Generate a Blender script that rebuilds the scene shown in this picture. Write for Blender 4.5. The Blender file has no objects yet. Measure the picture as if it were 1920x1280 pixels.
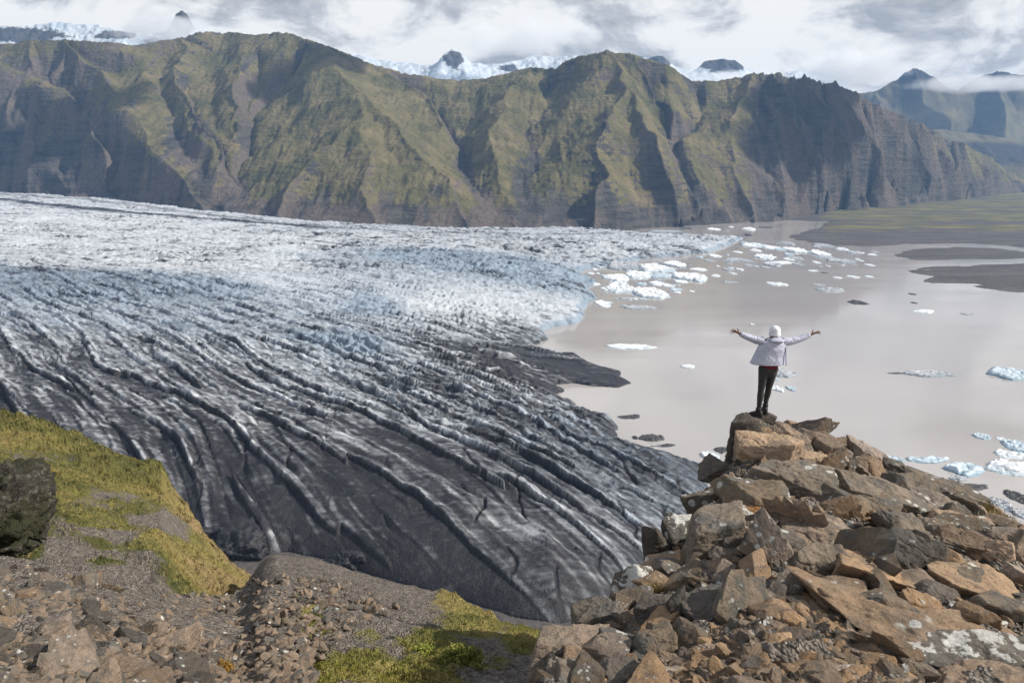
import bpy, bmesh, math, random
import numpy as np
from mathutils import Vector, Matrix, Euler
R = math.radians
C = bpy.context.scene
COL = C.collection
F32 = np.float32

# ------------------------------------------------------------------ camera geometry
CAMZ = 230.0
FPX = 1440.0                      # focal length in photo pixels (1920 wide)
PITCH = math.atan(340.0 / FPX)
SP, CP = math.sin(PITCH), math.cos(PITCH)

def ray(px, py):
    u = (np.asarray(px, float) - 960) / FPX
    v = (640 - np.asarray(py, float)) / FPX
    return u, CP + SP * v, -SP + CP * v

def at_y(px, py, Y):
    rx, ry, rz = ray(px, py)
    t = Y / ry
    return np.stack([rx * t, ry * t, CAMZ + rz * t], -1)

def at_depth(px, py, d):
    rx, ry, rz = ray(px, py)
    return np.stack([rx * d, ry * d, CAMZ + rz * d], -1)

def at_z(px, py, z):
    rx, ry, rz = ray(px, py)
    t = (z - CAMZ) / rz
    return np.stack([rx * t, ry * t, CAMZ + rz * t], -1)

def pix(X, Y, Z):
    z = Z - CAMZ
    d = Y * CP - z * SP
    v = Y * SP + z * CP
    return 960 + FPX * X / d, 640 - FPX * v / d

# ------------------------------------------------------------------ numpy noise
_G = np.random.RandomState(7).normal(size=(256, 3))
_G = (_G / np.linalg.norm(_G, axis=1)[:, None]).astype(F32)
_PM = np.random.RandomState(11).permutation(256).astype(np.int32)

def perlin(x, y, z=0.0, seed=0):
    x, y, z = np.broadcast_arrays(np.asarray(x, F32), np.asarray(y, F32), np.asarray(z, F32))
    x0 = np.floor(x).astype(np.int32); y0 = np.floor(y).astype(np.int32); z0 = np.floor(z).astype(np.int32)
    fx = x - x0; fy = y - y0; fz = z - z0
    ux = fx * fx * fx * (fx * (fx * 6 - 15) + 10)
    uy = fy * fy * fy * (fy * (fy * 6 - 15) + 10)
    uz = fz * fz * fz * (fz * (fz * 6 - 15) + 10)
    res = 0
    for dx in (0, 1):
        px_ = _PM[(x0 + dx + seed * 57) & 255]
        wx = ux if dx else 1 - ux
        for dy in (0, 1):
            py_ = _PM[(px_ + y0 + dy) & 255]
            wy = wx * (uy if dy else 1 - uy)
            for dz in (0, 1):
                g = _G[_PM[(py_ + z0 + dz) & 255]]
                w = wy * (uz if dz else 1 - uz)
                res = res + w * (g[..., 0] * (fx - dx) + g[..., 1] * (fy - dy) + g[..., 2] * (fz - dz))
    return res * 1.5

def fbm(x, y, z=0.0, octv=4, gain=0.5, lac=2.03, seed=0):
    a, s, f = 1.0, 0.0, 1.0
    for o in range(octv):
        s = s + a * perlin(x * f, y * f, z * f, seed + o * 3); a *= gain; f *= lac
    return s

def ridged(x, y, z=0.0, octv=4, gain=0.5, lac=2.1, seed=0):
    a, s, f, n = 1.0, 0.0, 1.0, 0.0
    for o in range(octv):
        s = s + a * (1 - 2 * np.abs(perlin(x * f, y * f, z * f, seed + o * 3))); n += a; a *= gain; f *= lac
    return s / n

def sstep(a, b, x):
    t = np.clip((x - a) / (b - a), 0, 1)
    return t * t * (3 - 2 * t)

# ------------------------------------------------------------------ mesh helpers
def link(name, me, mat=None, parent=None, smooth=None):
    o = bpy.data.objects.new(name, me)
    COL.objects.link(o)
    if mat is not None and not me.materials: me.materials.append(mat)
    if parent is not None: o.parent = parent
    if smooth is not None:
        me.polygons.foreach_set('use_smooth', [smooth] * len(me.polygons))
    return o

def tag(o, label=None, cat=None, group=None, kind=None):
    if label: o['label'] = label
    if cat: o['category'] = cat
    if group: o['group'] = group
    if kind: o['kind'] = kind
    return o

def empty(name, loc=(0, 0, 0), rz=0.0):
    o = bpy.data.objects.new(name, None)
    o.empty_display_size = 0.2
    COL.objects.link(o); o.location = loc; o.rotation_euler = (0, 0, rz)
    return o

def mesh_np(name, V, faces, attrs=None, smooth=True):
    """V (n,3); faces (m,k) int array, k = 3 or 4"""
    me = bpy.data.meshes.new(name)
    V = np.ascontiguousarray(V, F32)
    faces = np.ascontiguousarray(faces, np.int32)
    m, k = faces.shape
    me.vertices.add(len(V)); me.vertices.foreach_set('co', V.ravel())
    me.loops.add(m * k); me.loops.foreach_set('vertex_index', faces.ravel())
    me.polygons.add(m)
    me.polygons.foreach_set('loop_start', np.arange(0, m * k, k, dtype=np.int32))
    me.polygons.foreach_set('use_smooth', np.full(m, smooth, bool))
    for an, A in (attrs or {}).items():
        A = np.asarray(A, F32)
        if A.ndim == 1:
            at = me.attributes.new(an, 'FLOAT', 'POINT'); at.data.foreach_set('value', A)
        else:
            at = me.attributes.new(an, 'FLOAT_COLOR', 'POINT')
            A4 = np.ones((len(A), 4), F32); A4[:, :A.shape[1]] = A
            at.data.foreach_set('color', A4.ravel())
    me.update(calc_edges=True)
    return me

def grid_faces(H, W, keep=None):
    i = np.arange(H * W).reshape(H, W)
    f = np.stack([i[:-1, :-1], i[:-1, 1:], i[1:, 1:], i[1:, :-1]], -1).reshape(-1, 4)
    if keep is not None:
        k = keep.ravel()
        f = f[k[f].any(1)]
    return f

def grid_mesh(name, P, attrs=None, keep=None, smooth=True):
    H, W = P.shape[:2]
    at = {k: (a.reshape(H * W, -1) if a.ndim == 3 else a.ravel()) for k, a in (attrs or {}).items()}
    return mesh_np(name, P.reshape(-1, 3), grid_faces(H, W, keep), at, smooth)

# ------------------------------------------------------------------ shader helpers
class NT:
    def __init__(self, name):
        self.m = bpy.data.materials.new(name); self.m.use_nodes = True
        self.t = self.m.node_tree; self.n = self.t.nodes; self.l = self.t.links
        self.b = self.n['Principled BSDF']
    def new(self, typ, **kw):
        nd = self.n.new(typ)
        for k, v in kw.items():
            if k.startswith('_'): setattr(nd, k[1:], v)
        return nd
    def set(self, sock, v):
        if isinstance(v, bpy.types.NodeSocket): self.l.new(v, sock)
        elif isinstance(v, (tuple, list)) and len(v) == 3 and sock.type == 'RGBA': sock.default_value = (*v, 1)
        else: sock.default_value = v
    def coord(self, scale=None, which='Object'):
        tc = self.n.new('ShaderNodeTexCoord')
        if which == 'World':
            g = self.n.new('ShaderNodeNewGeometry'); out = g.outputs['Position']
        else: out = tc.outputs[which]
        if scale is not None:
            mp = self.n.new('ShaderNodeMapping'); self.l.new(out, mp.inputs['Vector'])
            mp.inputs['Scale'].default_value = scale if isinstance(scale, tuple) else (scale,) * 3
            out = mp.outputs['Vector']
        return out
    def noise(self, vec, scale=5, detail=6, rough=0.55, dist=0.0, typ='FBM'):
        nd = self.n.new('ShaderNodeTexNoise')
        if typ != 'FBM': nd.noise_type = typ
        self.l.new(vec, nd.inputs['Vector'])
        nd.inputs['Scale'].default_value = scale; nd.inputs['Detail'].default_value = detail
        nd.inputs['Roughness'].default_value = rough; nd.inputs['Distortion'].default_value = dist
        return nd.outputs['Fac']
    def voro(self, vec, scale=5, feature='F1', rnd=1.0, out='Distance'):
        nd = self.n.new('ShaderNodeTexVoronoi'); nd.feature = feature
        self.l.new(vec, nd.inputs['Vector']); nd.inputs['Scale'].default_value = scale
        nd.inputs['Randomness'].default_value = rnd
        return nd.outputs[out]
    def ramp(self, fac, pts, interp='LINEAR'):
        nd = self.n.new('ShaderNodeValToRGB'); cr = nd.color_ramp; cr.interpolation = interp
        while len(cr.elements) < len(pts): cr.elements.new(0.5)
        for e, (p, c) in zip(cr.elements, pts):
            e.position = p; e.color = (*c, 1) if isinstance(c, (tuple, list)) else (c, c, c, 1)
        self.set(nd.inputs['Fac'], fac)
        return nd.outputs['Color']
    def mix(self, fac, a, b, typ='MIX'):
        nd = self.n.new('ShaderNodeMix'); nd.data_type = 'RGBA'; nd.blend_type = typ
        self.set(nd.inputs[0], fac); self.set(nd.inputs[6], a); self.set(nd.inputs[7], b)
        return nd.outputs[2]
    def math(self, op, a, b=0.0, clamp=False):
        nd = self.n.new('ShaderNodeMath'); nd.operation = op; nd.use_clamp = clamp
        self.set(nd.inputs[0], a); self.set(nd.inputs[1], b)
        return nd.outputs[0]
    def smooth(self, x, lo, hi, a=0.0, b=1.0):
        nd = self.n.new('ShaderNodeMapRange'); nd.interpolation_type = 'SMOOTHSTEP'
        self.set(nd.inputs[0], x)
        nd.inputs[1].default_value = lo; nd.inputs[2].default_value = hi
        nd.inputs[3].default_value = a; nd.inputs[4].default_value = b
        return nd.outputs[0]
    def attr(self, name, out='Fac'):
        nd = self.n.new('ShaderNodeAttribute'); nd.attribute_name = name
        return nd.outputs[out]
    def bump(self, h, strength=0.5, dist=1.0, normal=None):
        nd = self.n.new('ShaderNodeBump'); nd.inputs['Strength'].default_value = strength
        nd.inputs['Distance'].default_value = dist
        self.set(nd.inputs['Height'], h)
        if normal is not None: self.l.new(normal, nd.inputs['Normal'])
        return nd.outputs['Normal']
    def out(self, color=None, rough=None, normal=None, spec=None, **kw):
        if color is not None: self.set(self.b.inputs['Base Color'], color)
        if rough is not None: self.set(self.b.inputs['Roughness'], rough)
        if normal is not None: self.set(self.b.inputs['Normal'], normal)
        if spec is not None: self.set(self.b.inputs['Specular IOR Level'], spec)
        return self.m

# ------------------------------------------------------------------ camera, sun, sky
cam = bpy.data.cameras.new('Camera'); camo = bpy.data.objects.new('Camera', cam)
COL.objects.link(camo); C.camera = camo
cam.sensor_width = 36; cam.lens = 36 * FPX / 1920
cam.clip_start = 0.1; cam.clip_end = 60000
camo.location = (0, 0, CAMZ); camo.rotation_euler = (R(90) - PITCH, 0, 0)

SUN_AZ = R(96)        # clockwise from +Y, the view direction
SUN_EL = R(37)
sd = Vector((math.sin(SUN_AZ) * math.cos(SUN_EL), math.cos(SUN_AZ) * math.cos(SUN_EL), math.sin(SUN_EL)))
sun = bpy.data.lights.new('Sun', 'SUN'); suno = bpy.data.objects.new('Sun', sun); COL.objects.link(suno)
sun.energy = 4.9; sun.angle = R(0.55); sun.color = (1.0, 0.93, 0.82)
suno.rotation_euler = (-sd).to_track_quat('-Z', 'Y').to_euler()
suno.location = (300, 0, 900)

def make_world():
    w = bpy.data.worlds.new('World'); C.world = w; w.use_nodes = True
    t = w.node_tree; n = t.nodes; l = t.links
    bg = n['Background']
    sky = n.new('ShaderNodeTexSky'); sky.sky_type = 'NISHITA'; sky.sun_disc = False
    sky.sun_elevation = SUN_EL; sky.sun_rotation = SUN_AZ
    sky.altitude = 300; sky.dust_density = 0.6; sky.air_density = 1.0
    tc = n.new('ShaderNodeTexCoord')
    def mapping(s, loc=(0, 0, 0)):
        m = n.new('ShaderNodeMapping'); l.new(tc.outputs['Generated'], m.inputs['Vector'])
        m.inputs['Scale'].default_value = s; m.inputs['Location'].default_value = loc
        return m.outputs['Vector']
    def noise(v, sc, det, ro, dist=0.0):
        nd = n.new('ShaderNodeTexNoise'); l.new(v, nd.inputs['Vector'])
        nd.inputs['Scale'].default_value = sc; nd.inputs['Detail'].default_value = det
        nd.inputs['Roughness'].default_value = ro; nd.inputs['Distortion'].default_value = dist
        return nd.outputs['Fac']
    def ramp(f, pts):
        nd = n.new('ShaderNodeValToRGB'); cr = nd.color_ramp
        while len(cr.elements) < len(pts): cr.elements.new(0.5)
        for e, (p, c) in zip(cr.elements, pts):
            e.position = p; e.color = (*c, 1) if isinstance(c, tuple) else (c, c, c, 1)
        l.new(f, nd.inputs['Fac']); return nd.outputs['Color']
    def mixc(f, a, b, typ='MIX'):
        nd = n.new('ShaderNodeMix'); nd.data_type = 'RGBA'; nd.blend_type = typ
        for s, v in ((0, f), (6, a), (7, b)):
            if isinstance(v, bpy.types.NodeSocket): l.new(v, nd.inputs[s])
            elif s == 0: nd.inputs[0].default_value = v
            else: nd.inputs[s].default_value = (*v, 1)
        return nd.outputs[2]
    big = noise(mapping((1, 1, 2.2), (0.35, 0.1, 0.25)), 5.5, 11, 0.58, 0.7)
    det = noise(mapping((1, 1, 2.0), (3.1, 1.7, 0.4)), 11.0, 9, 0.6, 0.4)
    both = n.new('ShaderNodeMath'); both.operation = 'MULTIPLY_ADD'
    l.new(det, both.inputs[0]); both.inputs[1].default_value = 0.62
    l.new(big, both.inputs[2])
    # cloud radiance (already divided by the background strength below)
    ccol = ramp(both.outputs[0], [(0.66, (3.3, 3.45, 3.75)), (0.735, (4.8, 4.9, 5.1)), (0.785, (6.7, 6.7, 6.75)), (0.85, (8.0, 7.9, 7.7))])
    # fewer clouds overhead: broken cover, blue between
    sep = n.new('ShaderNodeSeparateXYZ'); l.new(tc.outputs['Generated'], sep.inputs[0])
    mr = n.new('ShaderNodeMapRange'); l.new(sep.outputs['Z'], mr.inputs[0])
    mr.inputs[1].default_value = 0.22; mr.inputs[2].default_value = 0.62
    mr.inputs[3].default_value = 0.0; mr.inputs[4].default_value = 1.0
    cover = ramp(big, [(0.45, 0.0), (0.58, 1.0)])
    one = mixc(mr.outputs[0], (1, 1, 1), cover)
    col = mixc(one, sky.outputs['Color'], ccol)
    l.new(col, bg.inputs['Color'])
    bg.inputs['Strength'].default_value = 0.1
make_world()
C.view_settings.view_transform = 'Standard'; C.view_settings.look = 'None'
C.view_settings.exposure = 0.28; C.view_settings.gamma = 1.0
C.render.engine = 'CYCLES'
C.cycles.use_denoising = True
C.cycles.max_bounces = 5; C.cycles.diffuse_bounces = 2; C.cycles.volume_bounces = 2
C.cycles.transparent_max_bounces = 6
# ================================================================== terrain from traced ridges and gullies
def seg_accum(X, Y, lines, power=4):
    """lines: list of (k,3) world arrays -> (z blended from nearby lines, distance to nearest)"""
    ws = np.zeros_like(X); zs = np.zeros_like(X); dm = np.full_like(X, 1e12)
    for L in lines:
        for a, b in zip(L[:-1], L[1:]):
            ax, ay, az = a; bx, by, bz = b
            dx, dy = bx - ax, by - ay
            q = dx * dx + dy * dy + 1e-6
            t = np.clip(((X - ax) * dx + (Y - ay) * dy) / q, 0, 1).astype(F32)
            d2 = (X - ax - t * dx) ** 2 + (Y - ay - t * dy) ** 2
            w = 1.0 / (d2 + 60.0) ** (power / 2) * math.sqrt(q)
            zs += w * (az + t * (bz - az)); ws += w
            np.minimum(dm, d2, out=dm)
    return zs / ws, np.sqrt(dm)

def PL(*pts):
    a = np.array(pts, float)
    return at_y(a[:, 0], a[:, 1], a[:, 2])

BASE = [(-700, 350, 100), (-300, 352, 100), (0, 362, 90), (200, 378, 70), (400, 405, 45), (600, 425, 30), (800, 438, 20), (1000, 437, 10),
        (1130, 432, 4), (1330, 420, 0), (1450, 415, 1), (1540, 395, 14), (1700, 382, 15), (1810, 373, 15), (1920, 360, 15), (2200, 352, 15)]
ba = np.array(BASE, float)
BASEW = at_z(ba[:, 0], ba[:, 1], ba[:, 2])

def build_mountain():
    crest = PL((-900, 70, 4400), (-300, 62, 4300), (0, 84, 4150), (60, 78, 4000), (110, 74, 3950), (170, 80, 3950), (250, 86, 4000), (300, 80, 4080), (350, 70, 4120), (378, 60, 4150),
               (440, 60, 4200), (475, 68, 4150), (510, 60, 4080), (545, 62, 4020), (590, 78, 3980), (640, 97, 3920), (720, 126, 3950), (800, 146, 4000), (850, 151, 4050),
               (910, 150, 3980), (990, 126, 3850), (1045, 128, 3750), (1090, 104, 3650), (1135, 97, 3600), (1180, 102, 3600), (1230, 121, 3650),
               (1290, 151, 3750), (1340, 154, 3800), (1380, 146, 3780), (1410, 139, 3750), (1445, 138, 3700), (1500, 150, 3750), (1560, 156, 3800), (1600, 176, 3900),
               (1650, 206, 4000), (1720, 237, 4250), (1800, 277, 4750), (1870, 312, 5300), (1930, 338, 5800), (2080, 346, 6100))
    ridges = [crest, PL((1800, 277, 4750), (1850, 320, 4800), (1890, 362, 5050)),
        PL((60, 78, 4000), (40, 140, 3800), (10, 230, 3600), (-20, 340, 3450)),
        PL((-300, 62, 4300), (-260, 180, 3900), (-240, 340, 3450)),
        PL((110, 74, 3950), (175, 125, 3780), (215, 180, 3560), (270, 260, 3220), (330, 330, 2900), (370, 385, 2720)),
        PL((110, 74, 3950), (110, 130, 3800), (80, 150, 3700)),
        PL((60, 215, 3560), (70, 290, 3380), (60, 350, 3280)),
        PL((175, 250, 3380), (190, 300, 3230), (200, 360, 3080)),
        PL((350, 70, 4120), (330, 120, 3850), (350, 190, 3520), (385, 250, 3180), (410, 300, 3000)),
        PL((510, 60, 4080), (450, 110, 3880), (440, 190, 3480), (440, 250, 3200)),
        PL((545, 62, 4020), (600, 85, 3850), (645, 130, 3640), (665, 175, 3380), (680, 230, 3060), (690, 300, 2760), (700, 370, 2480), (705, 425, 2320)),
        PL((680, 230, 3060), (600, 290, 2860), (540, 350, 2640), (500, 405, 2480)),
        PL((665, 175, 3380), (740, 240, 3050), (810, 310, 2760), (860, 380, 2480), (880, 430, 2300)),
        PL((720, 126, 3950), (790, 180, 3700), (835, 240, 3360)),
        PL((990, 126, 3850), (955, 190, 3520), (925, 250, 3220), (935, 330, 2820), (955, 425, 2360)),
        PL((1135, 97, 3600), (1170, 130, 3480), (1165, 170, 3320), (1145, 230, 3060), (1130, 310, 2760), (1120, 380, 2520), (1110, 425, 2400)),
        PL((1165, 170, 3320), (1210, 240, 3060), (1250, 320, 2820), (1290, 410, 2700)),
        PL((1180, 102, 3600), (1230, 160, 3480), (1270, 220, 3320)),
        PL((1410, 139, 3750), (1385, 200, 3540), (1370, 260, 3320), (1390, 330, 3120), (1420, 405, 2930)),
        PL((1445, 138, 3700), (1480, 215, 3480), (1520, 290, 3290), (1560, 393, 3360)),
        PL((1500, 150, 3750), (1545, 225, 3560), (1590, 300, 3480), (1630, 387, 3640)),
        PL((1560, 156, 3800), (1610, 225, 3700), (1660, 300, 3700), (1705, 381, 3880)),
        PL((1650, 206, 4000), (1700, 275, 3980), (1755, 377, 4100)),
        PL((1720, 237, 4250), (1780, 300, 4300), (1840, 371, 4560)),
    ]
    gul = [
        PL((20, 120, 3900), (140, 165, 3720), (165, 205, 3560), (120, 240, 3500), (110, 300, 3350), (125, 355, 3180)),
        PL((20, 200, 3640), (20, 280, 3500), (25, 345, 3380)),
        PL((590, 90, 4010), (560, 130, 3850), (500, 180, 3640), (468, 225, 3380), (462, 262, 3200), (440, 320, 2940), (425, 360, 2760), (420, 402, 2620)),
        PL((360, 150, 3760), (365, 200, 3450), (395, 255, 3150), (420, 310, 2960), (430, 340, 2860)),
        PL((480, 90, 4000), (480, 150, 3760), (470, 215, 3420)),
        PL((300, 110, 3960), (310, 180, 3600), (340, 260, 3150), (380, 330, 2860)),
        PL((765, 150, 3950), (815, 195, 3720), (855, 245, 3380), (868, 300, 3060), (895, 350, 2720), (915, 400, 2480), (925, 435, 2340)),
        PL((1035, 150, 3720), (1015, 210, 3380), (985, 240, 3240), (1005, 275, 3060), (990, 330, 2780), (990, 400, 2480), (985, 434, 2370)),
        PL((1215, 150, 3560), (1250, 200, 3390), (1260, 250, 3260)),
        PL((1300, 165, 3740), (1310, 200, 3600), (1290, 240, 3420), (1270, 270, 3200), (1300, 330, 2980), (1330, 380, 2840), (1350, 412, 2820)),
        PL((1430, 170, 3690), (1430, 230, 3460), (1450, 310, 3220), (1490, 400, 3010)),
        PL((1480, 175, 3720), (1515, 235, 3540), (1560, 310, 3370), (1600, 388, 3420)),
        PL((1540, 180, 3780), (1580, 235, 3640), (1630, 310, 3560), (1670, 378, 3640)),
        PL((1620, 210, 3920), (1660, 260, 3840), (1710, 330, 3800), (1740, 374, 3980)),
        PL((1690, 250, 4200), (1745, 310, 4140), (1800, 372, 4340)),
        PL((1770, 280, 4640), (1815, 330, 4500), (1865, 367, 4800)),
    ]
    under = BASEW.copy(); under[:, 1] -= 350; under[:, 2] -= 90
    back = crest.copy(); back[:, :2] *= 1.0 + 1300.0 / crest[:, 1:2]; back[:, 2] -= 550
    gul += [BASEW, under, back]
    W, H = 1350, 480
    a = np.linspace(-1.02, 1.02, W)[None, :]
    s = np.linspace(0, 1, H)[:, None]
    ab = BASEW[:, 0] / BASEW[:, 1]
    y0 = np.interp(a, ab, BASEW[:, 1]) - 180
    Yc = np.interp(a, crest[:, 0] / crest[:, 1], crest[:, 1]) + 700
    Y = (y0 + (Yc - y0) * s ** 1.0).astype(F32)
    X = (a * Y).astype(F32)
    # wiggle the lookup so traced lines do not read as straight segments
    wx = X + 45 * fbm(X / 260, Y / 260, 1.3, 3, seed=2); wy = Y + 45 * fbm(X / 260, Y / 260, 7.7, 3, seed=5)
    zr, dr = seg_accum(wx, wy, ridges)
    zv, dv = seg_accum(wx, wy, gul)
    t = dr / (dr + dv + 1e-3)
    hm = sstep(20, 260, zv) * sstep(900, 520, zv)
    zv = zv - 38 * hm * np.exp(-(dv / 110) ** 2) - 10 * hm
    zr = zr + 20 * sstep(60, 250, zr) * sstep(640, 420, zr)
    h = zr + (zv - zr) * t ** 0.9
    amp = sstep(0, 120, h) * (0.35 + 0.65 * sstep(20, 160, dr))
    h = h + amp * (18 * (ridged(X / 330, Y / 620, 0.3, 3, seed=1) - 0.45) + 11 * (ridged(X / 62, Y / 240, h / 300, 4, seed=9) - 0.45))
    # craggy left and right faces
    px_, py_ = pix(X, Y, h)
    crag = np.exp(-((px_ - 110) / 190) ** 2) * sstep(90, 150, py_) + sstep(1390, 1450, px_) * sstep(1850, 1600, px_) * sstep(150, 180, py_)
    crag = np.clip(crag, 0, 1)
    h = h + crag * amp * 26 * (ridged(X / 105 + 0.25 * h / 105, Y / 150, h / 150, 5, 0.6, seed=21) - 0.4)
    # lava-flow strata: ledges that follow the contour
    lo = sstep(560, 120, h) * sstep(5, 60, h)
    ph = h / 26.0 + 0.9 * fbm(X / 420, Y / 420, 0, 3, seed=31)
    fr = ph - np.floor(ph)
    st = (sstep(0.0, 0.55, fr) * 0.35 + sstep(0.55, 1.0, fr) * 0.65 - fr)
    h = h + 26 * st * (0.05 + 0.38 * lo) * (0.5 + 0.5 * sstep(-0.2, 0.3, fbm(X / 300, Y / 300, 2, 2, seed=35))) * sstep(10, 60, h)
    h = h + sstep(20, 140, h) * 3.0 * fbm(X / 18, Y / 22, h / 18, 3, seed=41)
    h = h + sstep(20, 140, h) * 7.0 * (ridged(X / 34 + 0.4 * fbm(X / 120, Y / 120, 5, 2, seed=43), Y / 300, h / 420, 3, 0.55, seed=42) - 0.4)
    # pinnacles on the crests
    nearc = np.exp(-(dr / 30) ** 2) * (np.abs(zr - 600) < 260)
    pin = np.clip(sstep(1395, 1420, px_) * sstep(1620, 1560, px_) + np.exp(-((px_ - 1135) / 9) ** 2) + 0.5*np.exp(-((px_ - 995) / 8) ** 2) + 0.6 * np.exp(-((px_ - 415) / 45) ** 2), 0, 1)
    h = h + nearc * pin * 30 * np.clip(fbm(X / 44, Y / 60, 0, 4, 0.7, seed=51) + 0.05, 0, 1)
    yb_ = np.interp(a, ab, BASEW[:, 1])
    h = np.where(Y < yb_, h - 0.9 * (yb_ - Y) - 4, h)
    # how much grows here: moss on the sunlit shoulders, bare scree in the gullies and at the foot
    gy = np.gradient(h, axis=0) / np.gradient(Y, axis=0); gx = np.gradient(h, axis=1) / np.gradient(X, axis=1)
    slope = np.sqrt(gx ** 2 + gy ** 2)
    veg = 1.0 - 0.75 * sstep(0.9, 1.6, slope) - 0.55 * sstep(60, 10, dv) * sstep(650, 300, h) + 0.40 * fbm(X / 240, Y / 240, h / 200, 4, seed=61) + 0.32 * fbm(X / 40, Y / 300, h / 500, 3, seed=63) - 0.38 * sstep(300, 90, h - np.interp(a, ab, BASEW[:, 2]))
    veg = veg - 0.7 * sstep(90, 25, h - np.interp(a, ab, BASEW[:, 2])) - 0.95 * sstep(1395, 1460, px_) * sstep(1900, 1500, px_) * sstep(150, 175, py_)
    veg = veg - 0.45 * crag
    veg = np.clip(veg, 0, 1)
    scree = np.clip(0.5 + 0.7 * fbm(X / 210 + 4, Y / 420, h / 400, 3, seed=71) + 0.6 * fbm(X / 38, Y / 340, h / 600, 3, seed=73) + 0.5 * np.exp(-((px_ - 760) / 140) ** 2) * sstep(320, 260, py_) + 0.5 * np.exp(-((px_ - 270) / 90) ** 2) * sstep(180, 120, py_), 0, 1)
    me = grid_mesh('mountain', np.stack([X, Y, h], -1), {'veg': veg, 'scree': scree})
    m = NT('mountain_rock')
    co = m.coord(which='World')
    n1 = m.noise(co, 0.012, 8, 0.62); n2 = m.noise(co, 0.06, 6, 0.65)
    mp = m.n.new('ShaderNodeMapping'); m.l.new(co, mp.inputs['Vector']); mp.inputs['Scale'].default_value = (0.006, 0.006, 0.055)
    n3 = m.noise(mp.outputs['Vector'], 1.0, 7, 0.65)
    moss = m.ramp(m.noise(co, 0.008, 9, 0.68), [(0.3, (0.076, 0.075, 0.040)), (0.45, (0.122, 0.114, 0.057)), (0.58, (0.180, 0.153, 0.082)), (0.72, (0.225, 0.178, 0.116))])
    rock = m.ramp(n3, [(0.32, (0.040, 0.041, 0.044)), (0.5, (0.078, 0.074, 0.070)), (0.68, (0.120, 0.108, 0.095))])
    scr = m.ramp(n2, [(0.3, (0.098, 0.082, 0.072)), (0.7, (0.165, 0.138, 0.118))])
    bare = m.mix(m.smooth(m.math('ADD', m.attr('scree'), m.math('MULTIPLY', n2, 0.4)), 0.5, 0.95), rock, scr)
    vf = m.math('ADD', m.attr('veg'), m.math('MULTIPLY', m.math('SUBTRACT', n2, 0.5), 0.9))
    col = m.mix(m.smooth(vf, 0.28, 0.62), bare, moss)
    bh = m.math('ADD', m.math('MULTIPLY', n2, 1.0), m.math('MULTIPLY', n3, 1.2))
    m.out(col, 0.95, m.bump(bh, 1.0, 14.0), 0.05)
    o = link('mountain', me, m.m)
    tag(o, 'long green and brown mountain ridge with deep dark gullies beyond the glacier', 'mountain', kind='structure')
build_mountain()

# ------------------------------------------------------------------ far ranges (snow plateau behind the ridge, hills and peaks down the valley)
def build_ridge_range(name, crest, base_py, base_dy, label, snow_pts, mat, W=420, H=120, rough=30, spurs=(), depth_back=900, seed=3, alim=None):
    crest = PL(*crest)
    base = crest.copy(); base[:, :2] *= 1 - base_dy / crest[:, 1:2]
    rz = ray(960, base_py); base[:, 2] = CAMZ + rz[2] / rz[1] * base[:, 1]
    back = crest.copy(); back[:, :2] *= 1 + depth_back / crest[:, 1:2]; back[:, 2] -= depth_back * 0.4
    a0, a1 = (crest[0, 0] / crest[0, 1], crest[-1, 0] / crest[-1, 1])
    a = np.linspace(a0, a1, W)[None, :]; s = np.linspace(0, 1, H)[:, None]
    yb = np.interp(a, crest[:, 0] / crest[:, 1], base[:, 1]); yc = np.interp(a, crest[:, 0] / crest[:, 1], crest[:, 1])
    Y = (yb + (yc + depth_back * 0.7 - yb) * s).astype(F32); X = (a * Y).astype(F32)
    wx = X + 50 * fbm(X / 300, Y / 300, 2.1, 3, seed=seed); wy = Y + 50 * fbm(X / 300, Y / 300, 5.1, 3, seed=seed + 2)
    zr, dr = seg_accum(wx, wy, [crest] + [PL(*s_) for s_ in spurs])
    zv, dv = seg_accum(wx, wy, [base, back])
    t = dr / (dr + dv + 1e-3)
    h = zr + (zv - zr) * t ** 0.85
    h = h + rough * (ridged(X / 260, Y / 420, 0, 5, 0.55, seed=seed + 4) - 0.4) * sstep(0, 60, dr + 25)
    h = h + 0.5 * rough * ridged(X / 70, Y / 70, h / 90, 4, 0.6, seed=seed + 7) * sstep(0, 40, dr + 20)
    px_, py_ = pix(X, Y, h)
    rockm = np.zeros_like(h)
    for (cx, cy, sx, sy, k) in snow_pts:
        rockm = np.maximum(rockm, k * np.exp(-((px_ - cx) / sx) ** 2 - ((py_ - cy) / sy) ** 2))
    me = grid_mesh(name, np.stack([X, Y, h], -1), {'rock': rockm})
    o = link(name, me, mat)
    tag(o, label, 'mountain', kind='structure')
    return o

m = NT('snow_and_rock')
co = m.coord(which='World')
n1 = m.noise(co, 0.012, 8, 0.65)
rk = m.ramp(n1, [(0.3, (0.035, 0.04, 0.05)), (0.7, (0.10, 0.10, 0.11))])
sn = m.ramp(m.noise(co, 0.006, 6, 0.6), [(0.3, (0.36, 0.43, 0.51)), (0.6, (0.50, 0.54, 0.59))])
m.out(m.mix(m.smooth(m.math('ADD', m.attr('rock'), m.math('MULTIPLY', m.math('SUBTRACT', n1, 0.5), 1.6)), 0.35, 0.5), sn, rk), 0.9, m.bump(n1, 0.6, 20.0), 0.1)
SNOWROCK = m.m
m = NT('far_green_slope')
co = m.coord(which='World')
n1 = m.noise(co, 0.0035, 8, 0.62)
g = m.ramp(n1, [(0.3, (0.058, 0.055, 0.046)), (0.5, (0.10, 0.092, 0.06)), (0.7, (0.17, 0.15, 0.09))])
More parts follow.
